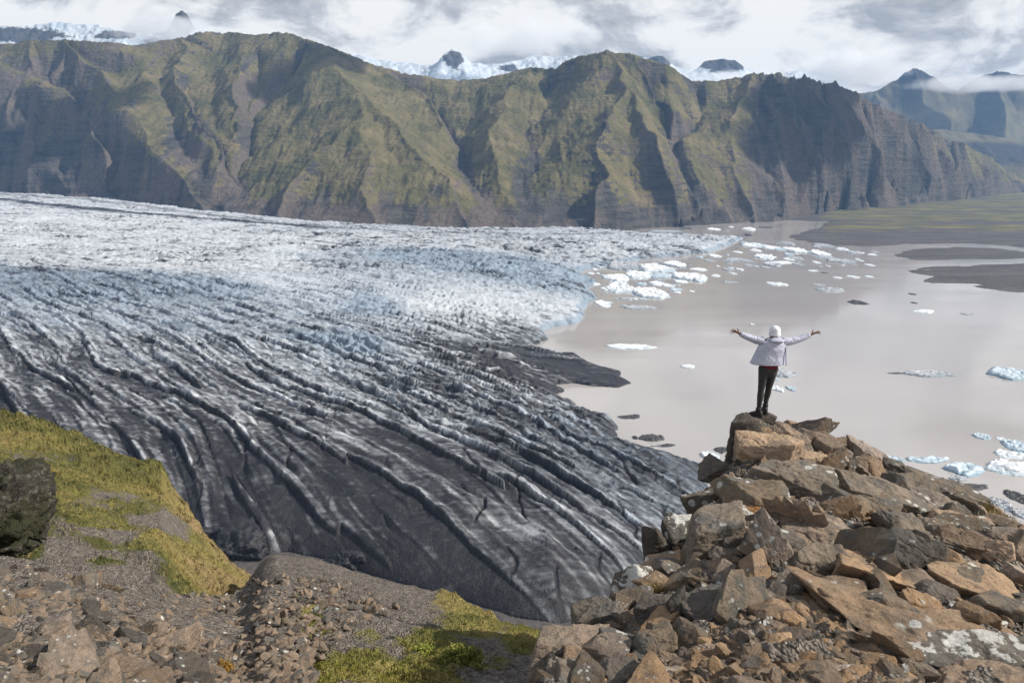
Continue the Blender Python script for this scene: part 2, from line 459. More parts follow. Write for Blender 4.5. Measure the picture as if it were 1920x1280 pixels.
m.out(m.mix(m.smooth(m.math('ADD', m.attr('rock'), m.math('MULTIPLY', m.math('SUBTRACT', n1, 0.5), 0.9)), 0.35, 0.6), g, (0.045, 0.045, 0.048)), 0.95, m.bump(n1, 0.8, 30.0), 0.1)
FARGREEN = m.m

build_ridge_range('snow_plateau', [(-500, 40, 8600), (-60, 48, 8600), (30, 52, 8500), (110, 44, 8600), (180, 48, 8600), (215, 58, 8500), (260, 66, 8500), (320, 60, 8500),
    (329, 40, 8450), (334, 26, 8450), (342, 22, 8450), (352, 27, 8450), (359, 38, 8450), (372, 56, 8500), (480, 80, 8600), (620, 95, 8700), (740, 118, 8700), (800, 125, 8700), (826, 118, 8650), (840, 99, 8600), (850, 93, 8600), (862, 103, 8600), (876, 120, 8650),
    (930, 124, 8700), (960, 116, 8800), (1000, 106, 9000), (1060, 108, 9000), (1130, 104, 8900), (1190, 104, 8700), (1215, 110, 8600), (1237, 105, 8600), (1262, 128, 8700), (1305, 138, 8700), (1325, 118, 8600), (1345, 113, 8600), (1372, 114, 8600), (1395, 128, 8700), (1440, 142, 8700), (1500, 134, 8800), (1560, 152, 8700), (1600, 200, 8700)],
    215, 1150, 'distant snow covered plateau with dark rock peaks under the cloud',
    [(30, 66, 95, 15, 1.0), (-150, 70, 120, 25, .9), (215, 66, 40, 9, .95), (345, 38, 22, 24, 1.2), (850, 112, 18, 15, 1.2), (955, 128, 22, 9, .8), (1237, 114, 24, 9, 1.1), (1205, 104, 14, 5, .8), (1355, 122, 42, 13, 1.2), (300, 80, 60, 10, .6)],
    SNOWROCK, W=900, H=160, rough=46, seed=5)
build_ridge_range('valley_mountain', [(1480, 215, 8100), (1590, 178, 8150), (1640, 172, 8200), (1685, 152, 8200), (1705, 137, 8200), (1722, 128, 8200), (1742, 138, 8200), (1768, 158, 8250), (1800, 172, 8300), (1830, 148, 8500), (1865, 134, 8500), (1900, 140, 8500), (1960, 150, 8600), (2150, 140, 8600), (2500, 160, 8600)],
    300, 720, 'dark pointed mountain with cloud round its summit down the valley',
    [(1722, 145, 60, 30, .9), (1870, 150, 110, 24, .9), (1800, 195, 300, 20, .4)], FARGREEN, W=360, H=140, rough=40,
    spurs=[[(1722, 128, 8200), (1735, 190, 7900), (1790, 235, 7500)], [(1640, 172, 8200), (1660, 220, 7700)], [(1865, 134, 8500), (1890, 210, 7900)]], seed=13)
build_ridge_range('foothill', [(1480, 250, 5900), (1600, 215, 6000), (1650, 225, 6100), (1710, 243, 6200), (1770, 244, 6250), (1830, 252, 6300), (1900, 262, 6400), (1990, 280, 6400), (2200, 290, 6500), (2500, 300, 6500)],
    368, 900, 'low hazy foothills at the edge of the far plain',
    [(1840, 290, 170, 26, .95), (1700, 262, 60, 14, .5)], FARGREEN, W=300, H=90, rough=26, depth_back=500, seed=23)
# ================================================================== glacier
def poly_dist(X, Y, pts, closed=False):
    P = np.asarray(pts, float)[:, :2]
    if closed: P = np.vstack([P, P[:1]])
    dm = np.full(X.shape, 1e12, F32)
    for (ax, ay), (bx, by) in zip(P[:-1], P[1:]):
        dx, dy = bx - ax, by - ay
        t = np.clip(((X - ax) * dx + (Y - ay) * dy) / (dx * dx + dy * dy + 1e-9), 0, 1)
        np.minimum(dm, (X - ax - t * dx) ** 2 + (Y - ay - t * dy) ** 2, out=dm)
    return np.sqrt(dm)

def inside(X, Y, pts):
    P = np.asarray(pts, float)[:, :2]
    r = np.zeros(X.shape, bool)
    for (ax, ay), (bx, by) in zip(P, np.roll(P, -1, 0)):
        c = ((ay > Y) != (by > Y)) & (X < (bx - ax) * (Y - ay) / (by - ay + 1e-12) + ax)
        r ^= c
    return r

def Z0(pts, z=0.0):
    a = np.array(pts, float); return at_z(a[:, 0], a[:, 1], z)

G_LAKE = [(1130, 434), (1230, 447), (1330, 449), (1392, 447), (1370, 458), (1325, 474), (1250, 480), (1190, 488), (1120, 500), (1075, 512), (1075, 518), (1118, 530), (1085, 545), (1120, 556),
          (1092, 580), (1092, 604), (1030, 616), (1018, 640), (975, 652), (1010, 660), (1080, 672), (1140, 692), (1186, 718), (1160, 727), (1080, 722), (1038, 722),
          (1050, 750), (1095, 772), (1150, 800), (1172, 832), (1230, 852), (1290, 868), (1325, 890), (1330, 930)]
G_FRONT = [(1330, 930), (1300, 1000), (1230, 1080), (1140, 1140), (1050, 1172), (960, 1158), (850, 1122), (760, 1098), (690, 1078), (620, 1052), (540, 1036), (470, 1040), (410, 1020), (330, 1000), (200, 985), (60, 975), (-150, 965), (-500, 950)]
LAKEW, FRONTW = Z0(G_LAKE), Z0(G_FRONT)
FARW = BASEW.copy(); FARW[:, 1] += 160
_k = [i for i in range(len(BASE)) if BASE[i][0] <= 1130]
FARG = FARW[_k]
far_left = np.array([[-2600, 3200, 0], [-1500, 1100, 0], [-900, 500, 0]])
GPOLY = np.vstack([FARG, LAKEW, FRONTW, far_left[::-1]])

def glacier_base(X, Y):
    dl = poly_dist(X, Y, LAKEW); df = poly_dist(X, Y, FRONTW); dfar = poly_dist(X, Y, FARG)
    d = np.minimum(dl, df)
    h = 7 * (1 - np.exp(-d / 7)) + 22 * (1 - np.exp(-dl / 210)) * (1 - np.exp(-d / 60)) + 34 * (1 - np.exp(-df / 75)) * (1 - np.exp(-dl / 170))
    h = h + 26 * sstep(900, 3000, Y) * sstep(300, -1200, X)
    zf = np.interp(X / Y, BASEW[:, 0] / BASEW[:, 1], BASEW[:, 2])
    w = np.exp(-(dfar / 520) ** 1.2)
    h = h * (1 - w) + (zf + 6 * (1 - np.exp(-d / 8))) * w
    # undulation of the surface
    h = h + 4.5 * fbm(X / 170, Y / 170, 0, 2, seed=3) * (1 - np.exp(-d / 80))
    # dirt-covered tongue stays low
    tg = tongue(X, Y)
    return h * (1 - 0.62 * tg), d, dl, df

TONGW = Z0([(880, 662), (960, 668), (1040, 680), (1110, 697), (1180, 718)], 6)
def tongue(X, Y):
    return np.exp(-(poly_dist(X, Y, TONGW) / 26) ** 2)

def on_glacier(px, py):
    z = np.full(np.shape(px), 30.0)
    for _ in range(12):
        P = at_z(px, py, z)
        z = 0.5 * z + 0.5 * glacier_base(P[..., 0].astype(F32), P[..., 1].astype(F32))[0]
    return at_z(px, py, z)

FLOW = [(100, 520, .35), (300, 560, .3), (500, 560, .22), (800, 600, .2), (1000, 560, .18), (50, 650, .9), (200, 650, .6), (400, 650, .48), (600, 640, .4), (800, 680, .3), (950, 690, .25),
        (100, 740, .9), (250, 760, .8), (400, 780, .62), (600, 780, .55), (800, 790, .48), (950, 820, .45), (1150, 860, .5),
        (320, 850, 1.9), (380, 880, 3), (430, 900, 3.4), (480, 900, 2.4), (540, 900, 1.5), (650, 880, .8), (750, 880, .62), (900, 900, .55), (1050, 950, .65), (1200, 950, .6),
        (500, 980, 3), (600, 980, 1.6), (700, 980, .9), (850, 1020, .7), (1000, 1040, .75), (1100, 1050, 1.1), (1150, 980, .85), (100, 450, .12), (600, 450, .08), (1000, 470, .1)]
def flow_field():
    a = np.array(FLOW)
    p0 = on_glacier(a[:, 0], a[:, 1]); dx = 8 / np.sqrt(1 + a[:, 2] ** 2)
    p1 = on_glacier(a[:, 0] + dx, a[:, 1] + dx * a[:, 2])
    v = (p1 - p0)[:, :2]; v /= np.linalg.norm(v, axis=1)[:, None]
    return p0[:, :2], v

def bilin(A, u, v):
    H, W = A.shape
    u = np.clip(u, 0, W - 1.001); v = np.clip(v, 0, H - 1.001)
    i = u.astype(np.int32); j = v.astype(np.int32); fu = (u - i).astype(F32); fv = (v - j).astype(F32)
    return (A[j, i] * (1 - fu) + A[j, i + 1] * fu) * (1 - fv) + (A[j + 1, i] * (1 - fu) + A[j + 1, i + 1] * fu) * fv

class Flow:
    """noise smeared along the ice's crevasse direction, on a map grid"""
    def __init__(s, x0, x1, y0, y1, st):
        s.x0, s.y0, s.st = x0, y0, st
        s.W = int((x1 - x0) / st); s.H = int((y1 - y0) / st)
        X, Y = np.meshgrid(x0 + st * np.arange(s.W), y0 + st * np.arange(s.H))
        s.X, s.Y = X.astype(F32), Y.astype(F32)
        P, V = flow_field()
        vx = np.zeros_like(s.X); vy = np.zeros_like(s.X)
        for (px_, py_), (ax, ay) in zip(P, V):
            w = 1 / ((s.X - px_) ** 2 + (s.Y - py_) ** 2 + 400) ** 1.5
            vx += w * ax; vy += w * ay
        n = np.sqrt(vx * vx + vy * vy) + 1e-12
        # meander a little so the lines are not ruled
        ang = 0.20 * fbm(s.X / 95, s.Y / 95, 0, 2, seed=77)
        c, sn = np.cos(ang), np.sin(ang)
        vx, vy = vx / n, vy / n
        s.vx, s.vy = vx * c - vy * sn, vx * sn + vy * c
    def lic(s, N, L, steps):
        u0, v0 = np.meshgrid(np.arange(s.W, dtype=F32), np.arange(s.H, dtype=F32))
        acc = N.copy() ; wsum = 1.0
        dl = L / steps / s.st
        for sg in (1, -1):
            u, v = u0.copy(), v0.copy()
            for k in range(steps):
                ax = bilin(s.vx, u, v); ay = bilin(s.vy, u, v)
                u = u + sg * dl * ax; v = v + sg * dl * ay
                w = 0.5 + 0.5 * math.cos(math.pi * (k + 1) / (steps + 1))
                acc += w * bilin(N, u, v); wsum += w
        acc /= acc.std()
        return acc
    def at(s, A, X, Y):
        return bilin(A, (X - s.x0) / s.st, (Y - s.y0) / s.st)

# (px, py, dirt, blue) sampled from the surface of the ice
TINT = [(0, 395, .06, .05), (200, 410, .04, .05), (0, 450, .05, .05), (200, 450, .06, .05), (500, 455, .04, .05), (800, 450, .12, .1), (1000, 455, .22, .15), (1150, 460, .10, .15), (1250, 462, .10, .2), (100, 490, .08, .15), (300, 490, .05, .05), (500, 500, .05, .1),
        (0, 520, .28, .85), (100, 540, .30, .8), (250, 545, .28, .75), (400, 540, .20, .7), (550, 530, .06, .2), (700, 500, .06, .45), (850, 490, .06, .9), (950, 510, .06, .9), (1050, 520, .08, .8),
        (600, 560, .08, .35), (700, 575, .08, .8), (800, 575, .02, .1), (900, 575, .03, .15), (1000, 590, .10, .2), (1080, 595, .10, .2),
        (0, 590, .30, .4), (150, 590, .22, .45), (300, 600, .20, .45), (450, 600, .20, .4), (600, 610, .28, .35), (650, 640, .12, .9), (750, 610, .35, .3), (850, 610, .45, .2), (950, 625, .6, .2), (1000, 650, .8, .1),
        (50, 650, .60, .15), (200, 650, .50, .2), (350, 660, .45, .2), (500, 650, .36, .25), (650, 690, .30, .3), (780, 650, .4, .3), (850, 660, .7, .1), (950, 690, .97, 0), (1080, 700, 1, 0), (1150, 715, 1, 0),
        (100, 740, .78, .05), (300, 730, .66, .05), (450, 720, .55, .1), (600, 730, .48, .2), (750, 720, .42, .3), (880, 740, .55, .25), (1000, 760, .7, .25),
        (200, 800, .80, 0), (350, 800, .78, 0), (500, 790, .70, 0), (650, 790, .62, .1), (800, 790, .60, .2), (950, 810, .68, .3), (1050, 800, .62, .6), (1120, 830, .7, .5), (1200, 870, .72, .55),
        (300, 870, .82, 0), (400, 880, .86, 0), (500, 880, .88, 0), (600, 870, .90, 0), (750, 870, .88, 0), (900, 880, .80, .1), (1050, 900, .72, .25), (1150, 920, .66, .4), (1230, 950, .62, .4),
        (400, 970, .92, 0), (550, 980, .93, 0), (700, 970, .95, 0), (850, 960, .88, 0), (950, 960, .64, 0), (1050, 970, .58, .1), (1130, 1000, .60, .1), (1180, 1050, .7, .2), (600, 1040, .97, 0), (750, 1060, .95, 0), (900, 1080, .95, 0), (1020, 1080, .92, 0), (1100, 1100, .85, .1), (1000, 1150, .96, 0)]

def build_glacier():
    W, H = 1000, 1050
    a = np.linspace(-1.15, 0.62, W)[None, :]
    Y = np.exp(np.linspace(math.log(290), math.log(4200), H))[:, None]
    Y = np.broadcast_to(Y, (H, W)).astype(F32).copy(); X = (a * Y).astype(F32)
    df = poly_dist(X, Y, FRONTW)
    wr = sstep(0, 60, df) * (1 - tongue(X, Y))
    Xp = X + wr * (9 * fbm(X / 36, Y / 36, 0, 3, 0.55, seed=8) + 10 * perlin(X / 80, Y / 45, 1, seed=10)); Yp = Y + wr * 13 * fbm(X / 40, Y / 40, 5, 3, 0.55, seed=12)
    ins = inside(Xp, Yp, GPOLY)
    h, d, dl, df = glacier_base(Xp, Yp)
    fl = Flow(-760, 560, 310, 1300, 0.95)
    nz = perlin(fl.X / 9.0, fl.Y / 9.0, 0.5, seed=1)
    coarse = fl.lic(perlin(fl.X / 14.5, fl.Y / 14.5, 0.2, seed=4) + 0.12 * nz, 125, 34)
    mid = fl.lic(perlin(fl.X / 7.5, fl.Y / 6.5, 0.5, seed=1), 60, 22)
    fine = fl.lic(perlin(fl.X / 3.0, fl.Y / 3.0, 0.8, seed=6), 14, 9)
    c = fl.at(coarse, X, Y); m_ = fl.at(mid, X, Y); f = fl.at(fine, X, Y)
    near = sstep(1290, 1120, Y) * sstep(-755, -620, X)
    vx, vy = fl.at(fl.vx, X, Y), fl.at(fl.vy, X, Y)
    def phase(A, q):                                  # local phase across the crevasses: long sawtooth steps that end in forks
        a_, b_ = fl.at(A, X, Y), fl.at(A, X - vy * q, Y + vx * q)
        return np.arctan2(b_ - 0.2 * a_, a_) / math.pi
    sc_, sm_, sf_ = phase(coarse, 5.0), phase(mid, 2.4), phase(fine, 1.2)
    c, m_, f = c * near, m_ * near, f * near
    tg = tongue(X, Y)
    px_, py_ = pix(X, Y, h)
    front = sstep(760, 900, py_)                      # smooth clean snout
    P = on_glacier(np.array([t[0] for t in TINT], float), np.array([t[1] for t in TINT], float))
    dirt = np.zeros_like(X); blue = np.zeros_like(X); ws = np.zeros_like(X)
    lx, ly = X / Y, np.log(Y)
    for (qx, qy, dd, bb), p in zip(TINT, P):
        w = 1 / (((lx - p[0] / p[1]) * 1.0) ** 2 + ((ly - math.log(p[1])) * 1.1) ** 2 + 0.0006) ** 1.8
        dirt += w * dd; blue += w * bb; ws += w
    dirt /= ws; blue /= ws
    # crevasses: long V-shaped grooves with rounded backs between them
    Vc = np.sqrt(np.abs(c) + 0.004); Vm = np.sqrt(np.abs(m_) + 0.01); Vf = np.abs(f)
    band = 0.45 + 0.75 * sstep(-0.5, 0.6, fbm(X / 130, Y / 130, 3, 2, seed=15))
    edge = 1 - np.exp(-d / 30)
    gate = 0.35 + 0.65 * sstep(-0.35, 0.25, fbm(X / 60, Y / 60, 8, 2, seed=16))
    gate = gate * (1 - front * sstep(560, 760, px_) * (1 - sstep(-0.05, 0.3, fbm(X / 55, Y / 55, 8, 2, seed=14))) * 0.45)
    slot = np.exp(-np.abs(c) / 0.13) * gate
    slot2 = np.exp(-np.abs(m_) / 0.12) * band
    left = front * sstep(680, 540, px_)
    jump = np.exp(-(1 - np.abs(sc_)) / 0.07); jump2 = np.exp(-(1 - np.abs(sm_)) / 0.08) * band
    SAW = 1.0
    grooves = (1.4 * (Vc - 0.8) * (1 + 1.2 * left + 0.8 * front) + SAW * (2.9 * sc_ * (0.55 + 0.45 * band) * (1 + 0.35 * left + 0.35 * front) - 2.8 * jump * gate) * (0.5 + 0.5 * gate) + SAW * (1.25 * sm_ * band - 0.9 * jump2) * (1 - 0.55 * front) + SAW * 0.30 * sf_ * (1 - 0.75 * front)) * near
    # cross fractures on the snout
    uu = (X + 0.25 * Y) / 30.0 + 0.45 * fbm(X / 50, Y / 50, 2, 3, seed=19)
    xf = np.abs(uu - np.round(uu)) * 30
    crack = np.exp(-(xf / 1.0) ** 2) * sstep(-0.04, 0.16, perlin(np.round(uu) * 7.3, Y / 38, 4.4, seed=20))
    grooves -= 3.0 * crack * front * near
    grooves += front * near * 0.5 * fbm(X / 6, Y / 6, 1, 4, 0.6, seed=24)
    # seracs: broken blocks
    ser = np.exp(-((py_ - 560) / 90) ** 2) * sstep(1100, 500, px_ * 0 + 800) + 0.0
    sx, sy = X + 8 * fbm(X / 40, Y / 40, 0, 2, seed=33), Y + 8 * fbm(X / 40, Y / 40, 9, 2, seed=34)
    blocky = ridged(sx / 24, sy / 15, 0.4, 4, 0.6, seed=25)
    shattered = np.clip(blue * 1.2 + 0.15, 0, 1) * (1 - 0.75 * front) + 1.2 * np.exp(-dl / 70) * (1 - tg)
    far = 1 - near
    sera = shattered * (6.5 * (blocky - 0.35) + 3.5 * np.abs(perlin(sx / 9, sy / 9, 1.1, seed=27)))
    rough = (2.6 * ridged(X / 46, Y / 24, 2, 5, 0.65, seed=29) + 2.4 * fbm(X / 13, Y / 9, 0, 3, 0.6, seed=30)) * (0.35 + 0.65 * far + 0.3 * blue)
    rel = (grooves * (1 - 0.45 * far) * (1 - 0.8 * tg) + sera * (1 - tg) + rough * (1 - 0.6 * tg) * (1 - 0.85 * front)) * edge
    rel = np.maximum(rel, -0.6 * h - 0.3)
    z = h + rel
    z = np.where(ins, z, -12.0 + 0 * z)
    # dirt gathers in grooves, rims are washed clean; lit crest contrast is painted in too
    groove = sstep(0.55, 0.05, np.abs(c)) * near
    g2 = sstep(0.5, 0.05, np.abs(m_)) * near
    dirt_light = dirt + (0.12 * fbm(X / 60, Y / 60, 5, 3, seed=45) * (1 - 0.6 * front) + 0.34 * fbm(X / 34 + 0.2 * Y / 34, Y / 3.6, 5, 4, 0.6, seed=23)) * sstep(0.03, 0.3, dirt) * (1 - 0.35 * front)
    dirt_light += (0.45 * jump * gate + 0.28 * jump2) * sstep(0.04, 0.3, dirt) * near
    side = np.exp(-((c - 0.30) / 0.10) ** 2) * sstep(-0.1, 0.3, fbm(X / 18, Y / 18, 6, 4, 0.6, seed=17)) + 0.8 * np.exp(-((m_ - 0.25) / 0.08) ** 2) * sstep(0.0, 0.35, fbm(X / 12, Y / 12, 2, 4, 0.6, seed=18)) * (1 - 0.5 * front) + 0.6 * np.exp(-(f / 0.10) ** 2) * sstep(0.1, 0.4, fbm(X / 25, Y / 25, 9, 4, 0.6, seed=28))
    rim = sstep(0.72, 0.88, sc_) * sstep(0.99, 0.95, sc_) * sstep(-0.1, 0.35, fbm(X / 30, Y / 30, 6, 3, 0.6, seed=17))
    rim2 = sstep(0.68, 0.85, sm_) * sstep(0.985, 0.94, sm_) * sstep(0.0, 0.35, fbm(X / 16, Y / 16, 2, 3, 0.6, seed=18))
    dirt_light -= (0.46 * rim * (1 - 0.25 * front) + 0.32 * rim2 * (1 - 0.75 * front) + 0.0 * side) * near
    dirt_light -= (0.17 * sc_ + 0.07 * sm_) * near * sstep(0.2, 0.5, dirt)  # slabs paler towards their crests: sunlit contrast painted into the dirt value
    dirt_light -= 0.22 * crack * 0 + 0.16 * sstep(1.0, 1.9, np.abs(c)) * near * (1 - 0.5 * front)
    dirt_light += (0.07 * m_ + 0.16 * f + 0.12 * fbm(X / 5, Y / 5, 4, 4, 0.65, seed=22)) * sstep(0.06, 0.4, dirt) * near * (1 - 0.35 * front)
    dirt_light += 0.55 * crack * front
    crev = np.exp(-np.abs(perlin(sx / 44 + 0.3, sy / 13, 6, seed=55)) / 0.05) + 0.7 * np.exp(-np.abs(perlin(sx / 20, sy / 7, 2, seed=56)) / 0.06)
    crev = crev * sstep(-0.3, 0.25, fbm(X / 160, Y / 80, 7, 3, seed=57)) * (1 - front) * (0.25 + 0.75 * far) * (1 - tg)
    z = z - np.where(ins, 2.4 * crev, 0) * edge
    dirt_light += 0.55 * crev
    def fphase(ax, ay, q, o):
        return np.arctan2(perlin(sx / ax, (sy + q) / ay, o, seed=58), perlin(sx / ax, sy / ay, o, seed=58)) / math.pi
    f1_, f2_ = fphase(46.0, 17.0, 6.0, 1.3), fphase(19.0, 7.5, 2.7, 4.1)
    fs = (0.30 + 0.70 * far) * (1 - front) * (0.35 + 0.65 * sstep(-0.3, 0.3, fbm(X / 190, Y / 100, 3, 3, seed=59)))
    z = z + np.where(ins, (2.4 * f1_ + 1.3 * f2_) * (1 + 0.7 * shattered) * fs * edge * (1 - tg), 0)
    dirt_light += fs * (0.34 * np.exp(-(1 - np.abs(f1_)) / 0.08) + 0.26 * np.exp(-(1 - np.abs(f2_)) / 0.1))
    fq = fbm(X / 70, Y / 15, 0, 5, 0.62, seed=46)
    dirt_light += far * (0.62 * sstep(0.0, 0.55, fq) * (0.25 + 0.75 * sstep(-0.25, 0.35, fbm(X / 260, Y / 110, 4, 3, seed=44))) + 0.25 * sstep(0.2, 0.9, -rough / 3))
    dirt_light += 0.30 * (1 - far) * sstep(0.1, 0.6, fbm(X / 30, Y / 9, 2, 4, 0.6, seed=53)) * sstep(0.5, 0.1, dirt)
    dirt_light += 0.45 * sstep(0.35, -0.2, blocky) * shattered
    # medial moraine bands and the debris along the far edge
    for pts, wd, k in (([(-250, 364), (0, 374), (150, 391), (300, 404), (450, 416), (600, 428)], 42, 1.0), ([(0, 364), (200, 380), (400, 405), (620, 428), (800, 438), (1000, 441), (1130, 440)], 34, .62),
                       ([(0, 422), (120, 432), (260, 444)], 7, .45), ([(100, 478), (260, 483), (330, 486)], 9, .3)):
        L = on_glacier(np.array([p[0] for p in pts], float), np.array([p[1] for p in pts], float))
        dirt_light = np.maximum(dirt_light, k * (np.exp(-(poly_dist(X, Y, L) / wd / (1 + 0.4 * perlin(X / 200, Y / 200, 3, seed=48))) ** 2) + 0.35 * fbm(X / 40, Y / 40, 1, 3, seed=49) * np.exp(-(poly_dist(X, Y, L) / wd / 2) ** 2)))
    dirt_light = np.maximum(dirt_light, tg * (0.95 + 0.35 * fbm(X / 25, Y / 25, 6, 3, seed=50)))
    dirt_light = np.maximum(dirt_light, 0.55 * sstep(3.0, 0.0, z) * sstep(0.2, .5, dirt))
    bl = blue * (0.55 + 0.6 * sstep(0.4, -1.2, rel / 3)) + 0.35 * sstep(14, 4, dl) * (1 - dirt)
    clear = 0.9 * np.exp(-((px_ - 815) / 130) ** 2 - ((py_ - 578) / 16) ** 2)
    keep = ins.copy()
    k2 = keep.copy()
    k2[1:] |= keep[:-1]; k2[:-1] |= keep[1:]; k2[:, 1:] |= k2[:, :-1].copy(); k2[:, :-1] |= k2[:, 1:].copy()
    me = grid_mesh('glacier', np.stack([X, Y, z], -1), {'dirt': np.clip(dirt_light, 0, 1.2), 'blue': np.clip(bl, 0, 1), 'rel': rel}, keep=k2)  # dirt attribute carries the painted crest light as well
    m = NT('glacier_ice')
    co = m.coord(which='World')
    n1 = m.noise(co, 0.16, 7, 0.65); n2 = m.noise(co, 0.9, 6, 0.6)
    ice = m.ramp(m.attr('blue'), [(0.0, (0.56, 0.58, 0.61)), (0.35, (0.27, 0.33, 0.40)), (1.0, (0.18, 0.25, 0.318))])
    ash = m.ramp(m.math('ADD', m.math('MULTIPLY', n1, 0.5), m.math('MULTIPLY', n2, 0.5)), [(0.35, (0.010, 0.010, 0.0135)), (0.65, (0.036, 0.0345, 0.039))])
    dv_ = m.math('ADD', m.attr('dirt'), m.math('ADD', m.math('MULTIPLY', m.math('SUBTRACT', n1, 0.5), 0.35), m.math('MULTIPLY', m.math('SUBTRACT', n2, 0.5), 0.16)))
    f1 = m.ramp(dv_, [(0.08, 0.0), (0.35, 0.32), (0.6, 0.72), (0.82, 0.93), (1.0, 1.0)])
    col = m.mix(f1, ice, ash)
    m.out(col, m.ramp(m.attr('dirt'), [(0.3, 0.6), (0.9, 0.42)]), m.bump(m.math('ADD', n1, m.math('MULTIPLY', n2, 0.5)), 0.8, 2.2), 0.28)
    o = link('glacier', me, m.m)
    tag(o, 'crevassed glacier tongue, white and blue above, ash grey towards its snout', 'glacier', kind='structure')
build_glacier()

# ================================================================== lake, valley floor
def build_floor():
    m = NT('lake_water')
    co = m.coord(which='World')
    mp = m.n.new('ShaderNodeMapping'); m.l.new(co, mp.inputs['Vector']); mp.inputs['Scale'].default_value = (0.25, 1.0, 1.0)
    n1 = m.noise(mp.outputs['Vector'], 0.25, 3, 0.5)
    big = m.noise(co, 0.004, 3, 0.5)
    m.out(m.ramp(big, [(0.35, (0.360, 0.335, 0.320)), (0.65, (0.400, 0.374, 0.360))]), m.ramp(m.noise(mp.outputs['Vector'], 0.012, 5, 0.6), [(0.4, 0.05), (0.65, 0.17)]), m.bump(n1, 0.05, 0.5), 0.5)
    me = mesh_np('lake', np.array([[-3000, 250, 0], [5000, 250, 0], [5000, 5200, 0], [-3000, 5200, 0]], F32), np.array([[0, 1, 2, 3]]))
    tag(link('lake_water', me, m.m), 'milky pinkish grey meltwater lake', 'lake', kind='structure')
    # ground: bed below the lake, bars of black sand, green plain
    W, H = 700, 420
    a = np.linspace(-1.25, 1.35, W)[None, :]
    Y = np.exp(np.linspace(math.log(200), math.log(6850), H))[:, None] * np.ones((1, W)); X = a * Y
    X, Y = X.astype(F32), Y.astype(F32)
    bars = [
        [(1478, 446), (1500, 436), (1535, 428), (1560, 416), (1480, 413), (1500, 396), (1700, 370), (2300, 330), (2600, 420), (2200, 458), (1920, 464), (1820, 456), (1700, 458), (1640, 462), (1570, 460), (1520, 455)],
        [(1672, 476), (1720, 467), (1790, 463), (1870, 466), (1960, 478), (1930, 484), (1800, 487), (1710, 487)],
        [(1692, 506), (1740, 500), (1830, 497), (1930, 493), (2300, 490), (2350, 545), (1990, 552), (1900, 547), (1800, 534), (1722, 528), (1750, 518)],
    ]
    h = np.full(X.shape, -4.0, F32); sand = np.zeros_like(h)
    wob = 24 * fbm(X / 120, Y / 60, 0, 5, 0.6, seed=81)
    for b in bars:
        Wp = Z0(b)
        i_ = inside(X, Y, Wp); d = poly_dist(X, Y, Wp, True)
        sd_ = np.where(i_, d, -d) + wob * 0.6
        h = np.maximum(h, np.clip(sd_ * 0.02, -4, 1.0) + 0.5 * sstep(0, 20, sd_))
    chan = np.exp(-np.abs(perlin(X / 330, Y / 75, 2.2, seed=82)) / 0.035) * sstep(-0.2, 0.15, perlin(X / 400, Y / 200, 6, seed=84))
    px_, py_ = pix(X, Y, 0 * X)
    h = h - 1.5 * chan * sstep(428, 440, py_)
    foot = poly_dist(X, Y, BASEW)
    h = np.where(h > 0.2, h + 14 * np.exp(-foot / 260) * sstep(1480, 1580, px_) + 0.8 * fbm(X / 40, Y / 40, 0, 4, seed=83), h)
    # water's edge under the snout, and the bank below the slope the photograph is taken from
    df = poly_dist(X, Y, FRONTW)
    FW = FRONTW.copy(); FW[2:, :2] *= 1.07
    bank = inside(X + 22 * fbm(X / 45, Y / 45, 3, 4, 0.6, seed=89), Y + 12 * fbm(X / 45, Y / 45, 6, 3, seed=90), np.vstack([FW, [[-900, 200, 0], [40, 200, 0], [110, 330, 0]]]))
    h = np.where(bank, 0.4 + 0.06 * df + 0.6 * fbm(X / 12, Y / 12, 0, 4, seed=85), h)
    grass = sstep(446, 424, py_ + 9 * fbm(X / 300, Y / 90, 0, 4, seed=87)) * sstep(1510, 1570, px_) 
    grass = grass * np.clip(0.72 + 1.3 * fbm(X / 500, Y / 110, 2, 4, seed=88), 0, 1)
    grass = np.maximum(grass, sstep(372, 360, py_))
    me = grid_mesh('ground', np.stack([X, Y, h], -1), {'grass': grass})
    m = NT('valley_ground')
    co = m.coord(which='World')
    mp = m.n.new('ShaderNodeMapping'); m.l.new(co, mp.inputs['Vector']); mp.inputs['Scale'].default_value = (0.35, 1.0, 1.0)
    n1 = m.noise(mp.outputs['Vector'], 0.02, 8, 0.6); n2 = m.noise(co, 0.2, 6, 0.6)
    gr = m.ramp(n1, [(0.32, (0.065, 0.06, 0.05)), (0.48, (0.105, 0.10, 0.05)), (0.62, (0.175, 0.155, 0.065))])
    sa = m.ramp(m.math('ADD', m.math('MULTIPLY', n1, 0.5), m.math('MULTIPLY', n2, 0.5)), [(0.35, (0.045, 0.042, 0.043)), (0.65, (0.125, 0.113, 0.106))])
    m.out(m.mix(m.smooth(m.math('ADD', m.attr('grass'), m.math('MULTIPLY', m.math('SUBTRACT', n1, 0.5), 0.8)), 0.35, 0.6), sa, gr), 0.95, m.bump(n2, 0.4, 2.0), 0.15)
    tag(link('ground', me, m.m), 'black sand flats and green plain beyond the lake', 'ground', kind='structure')
build_floor()
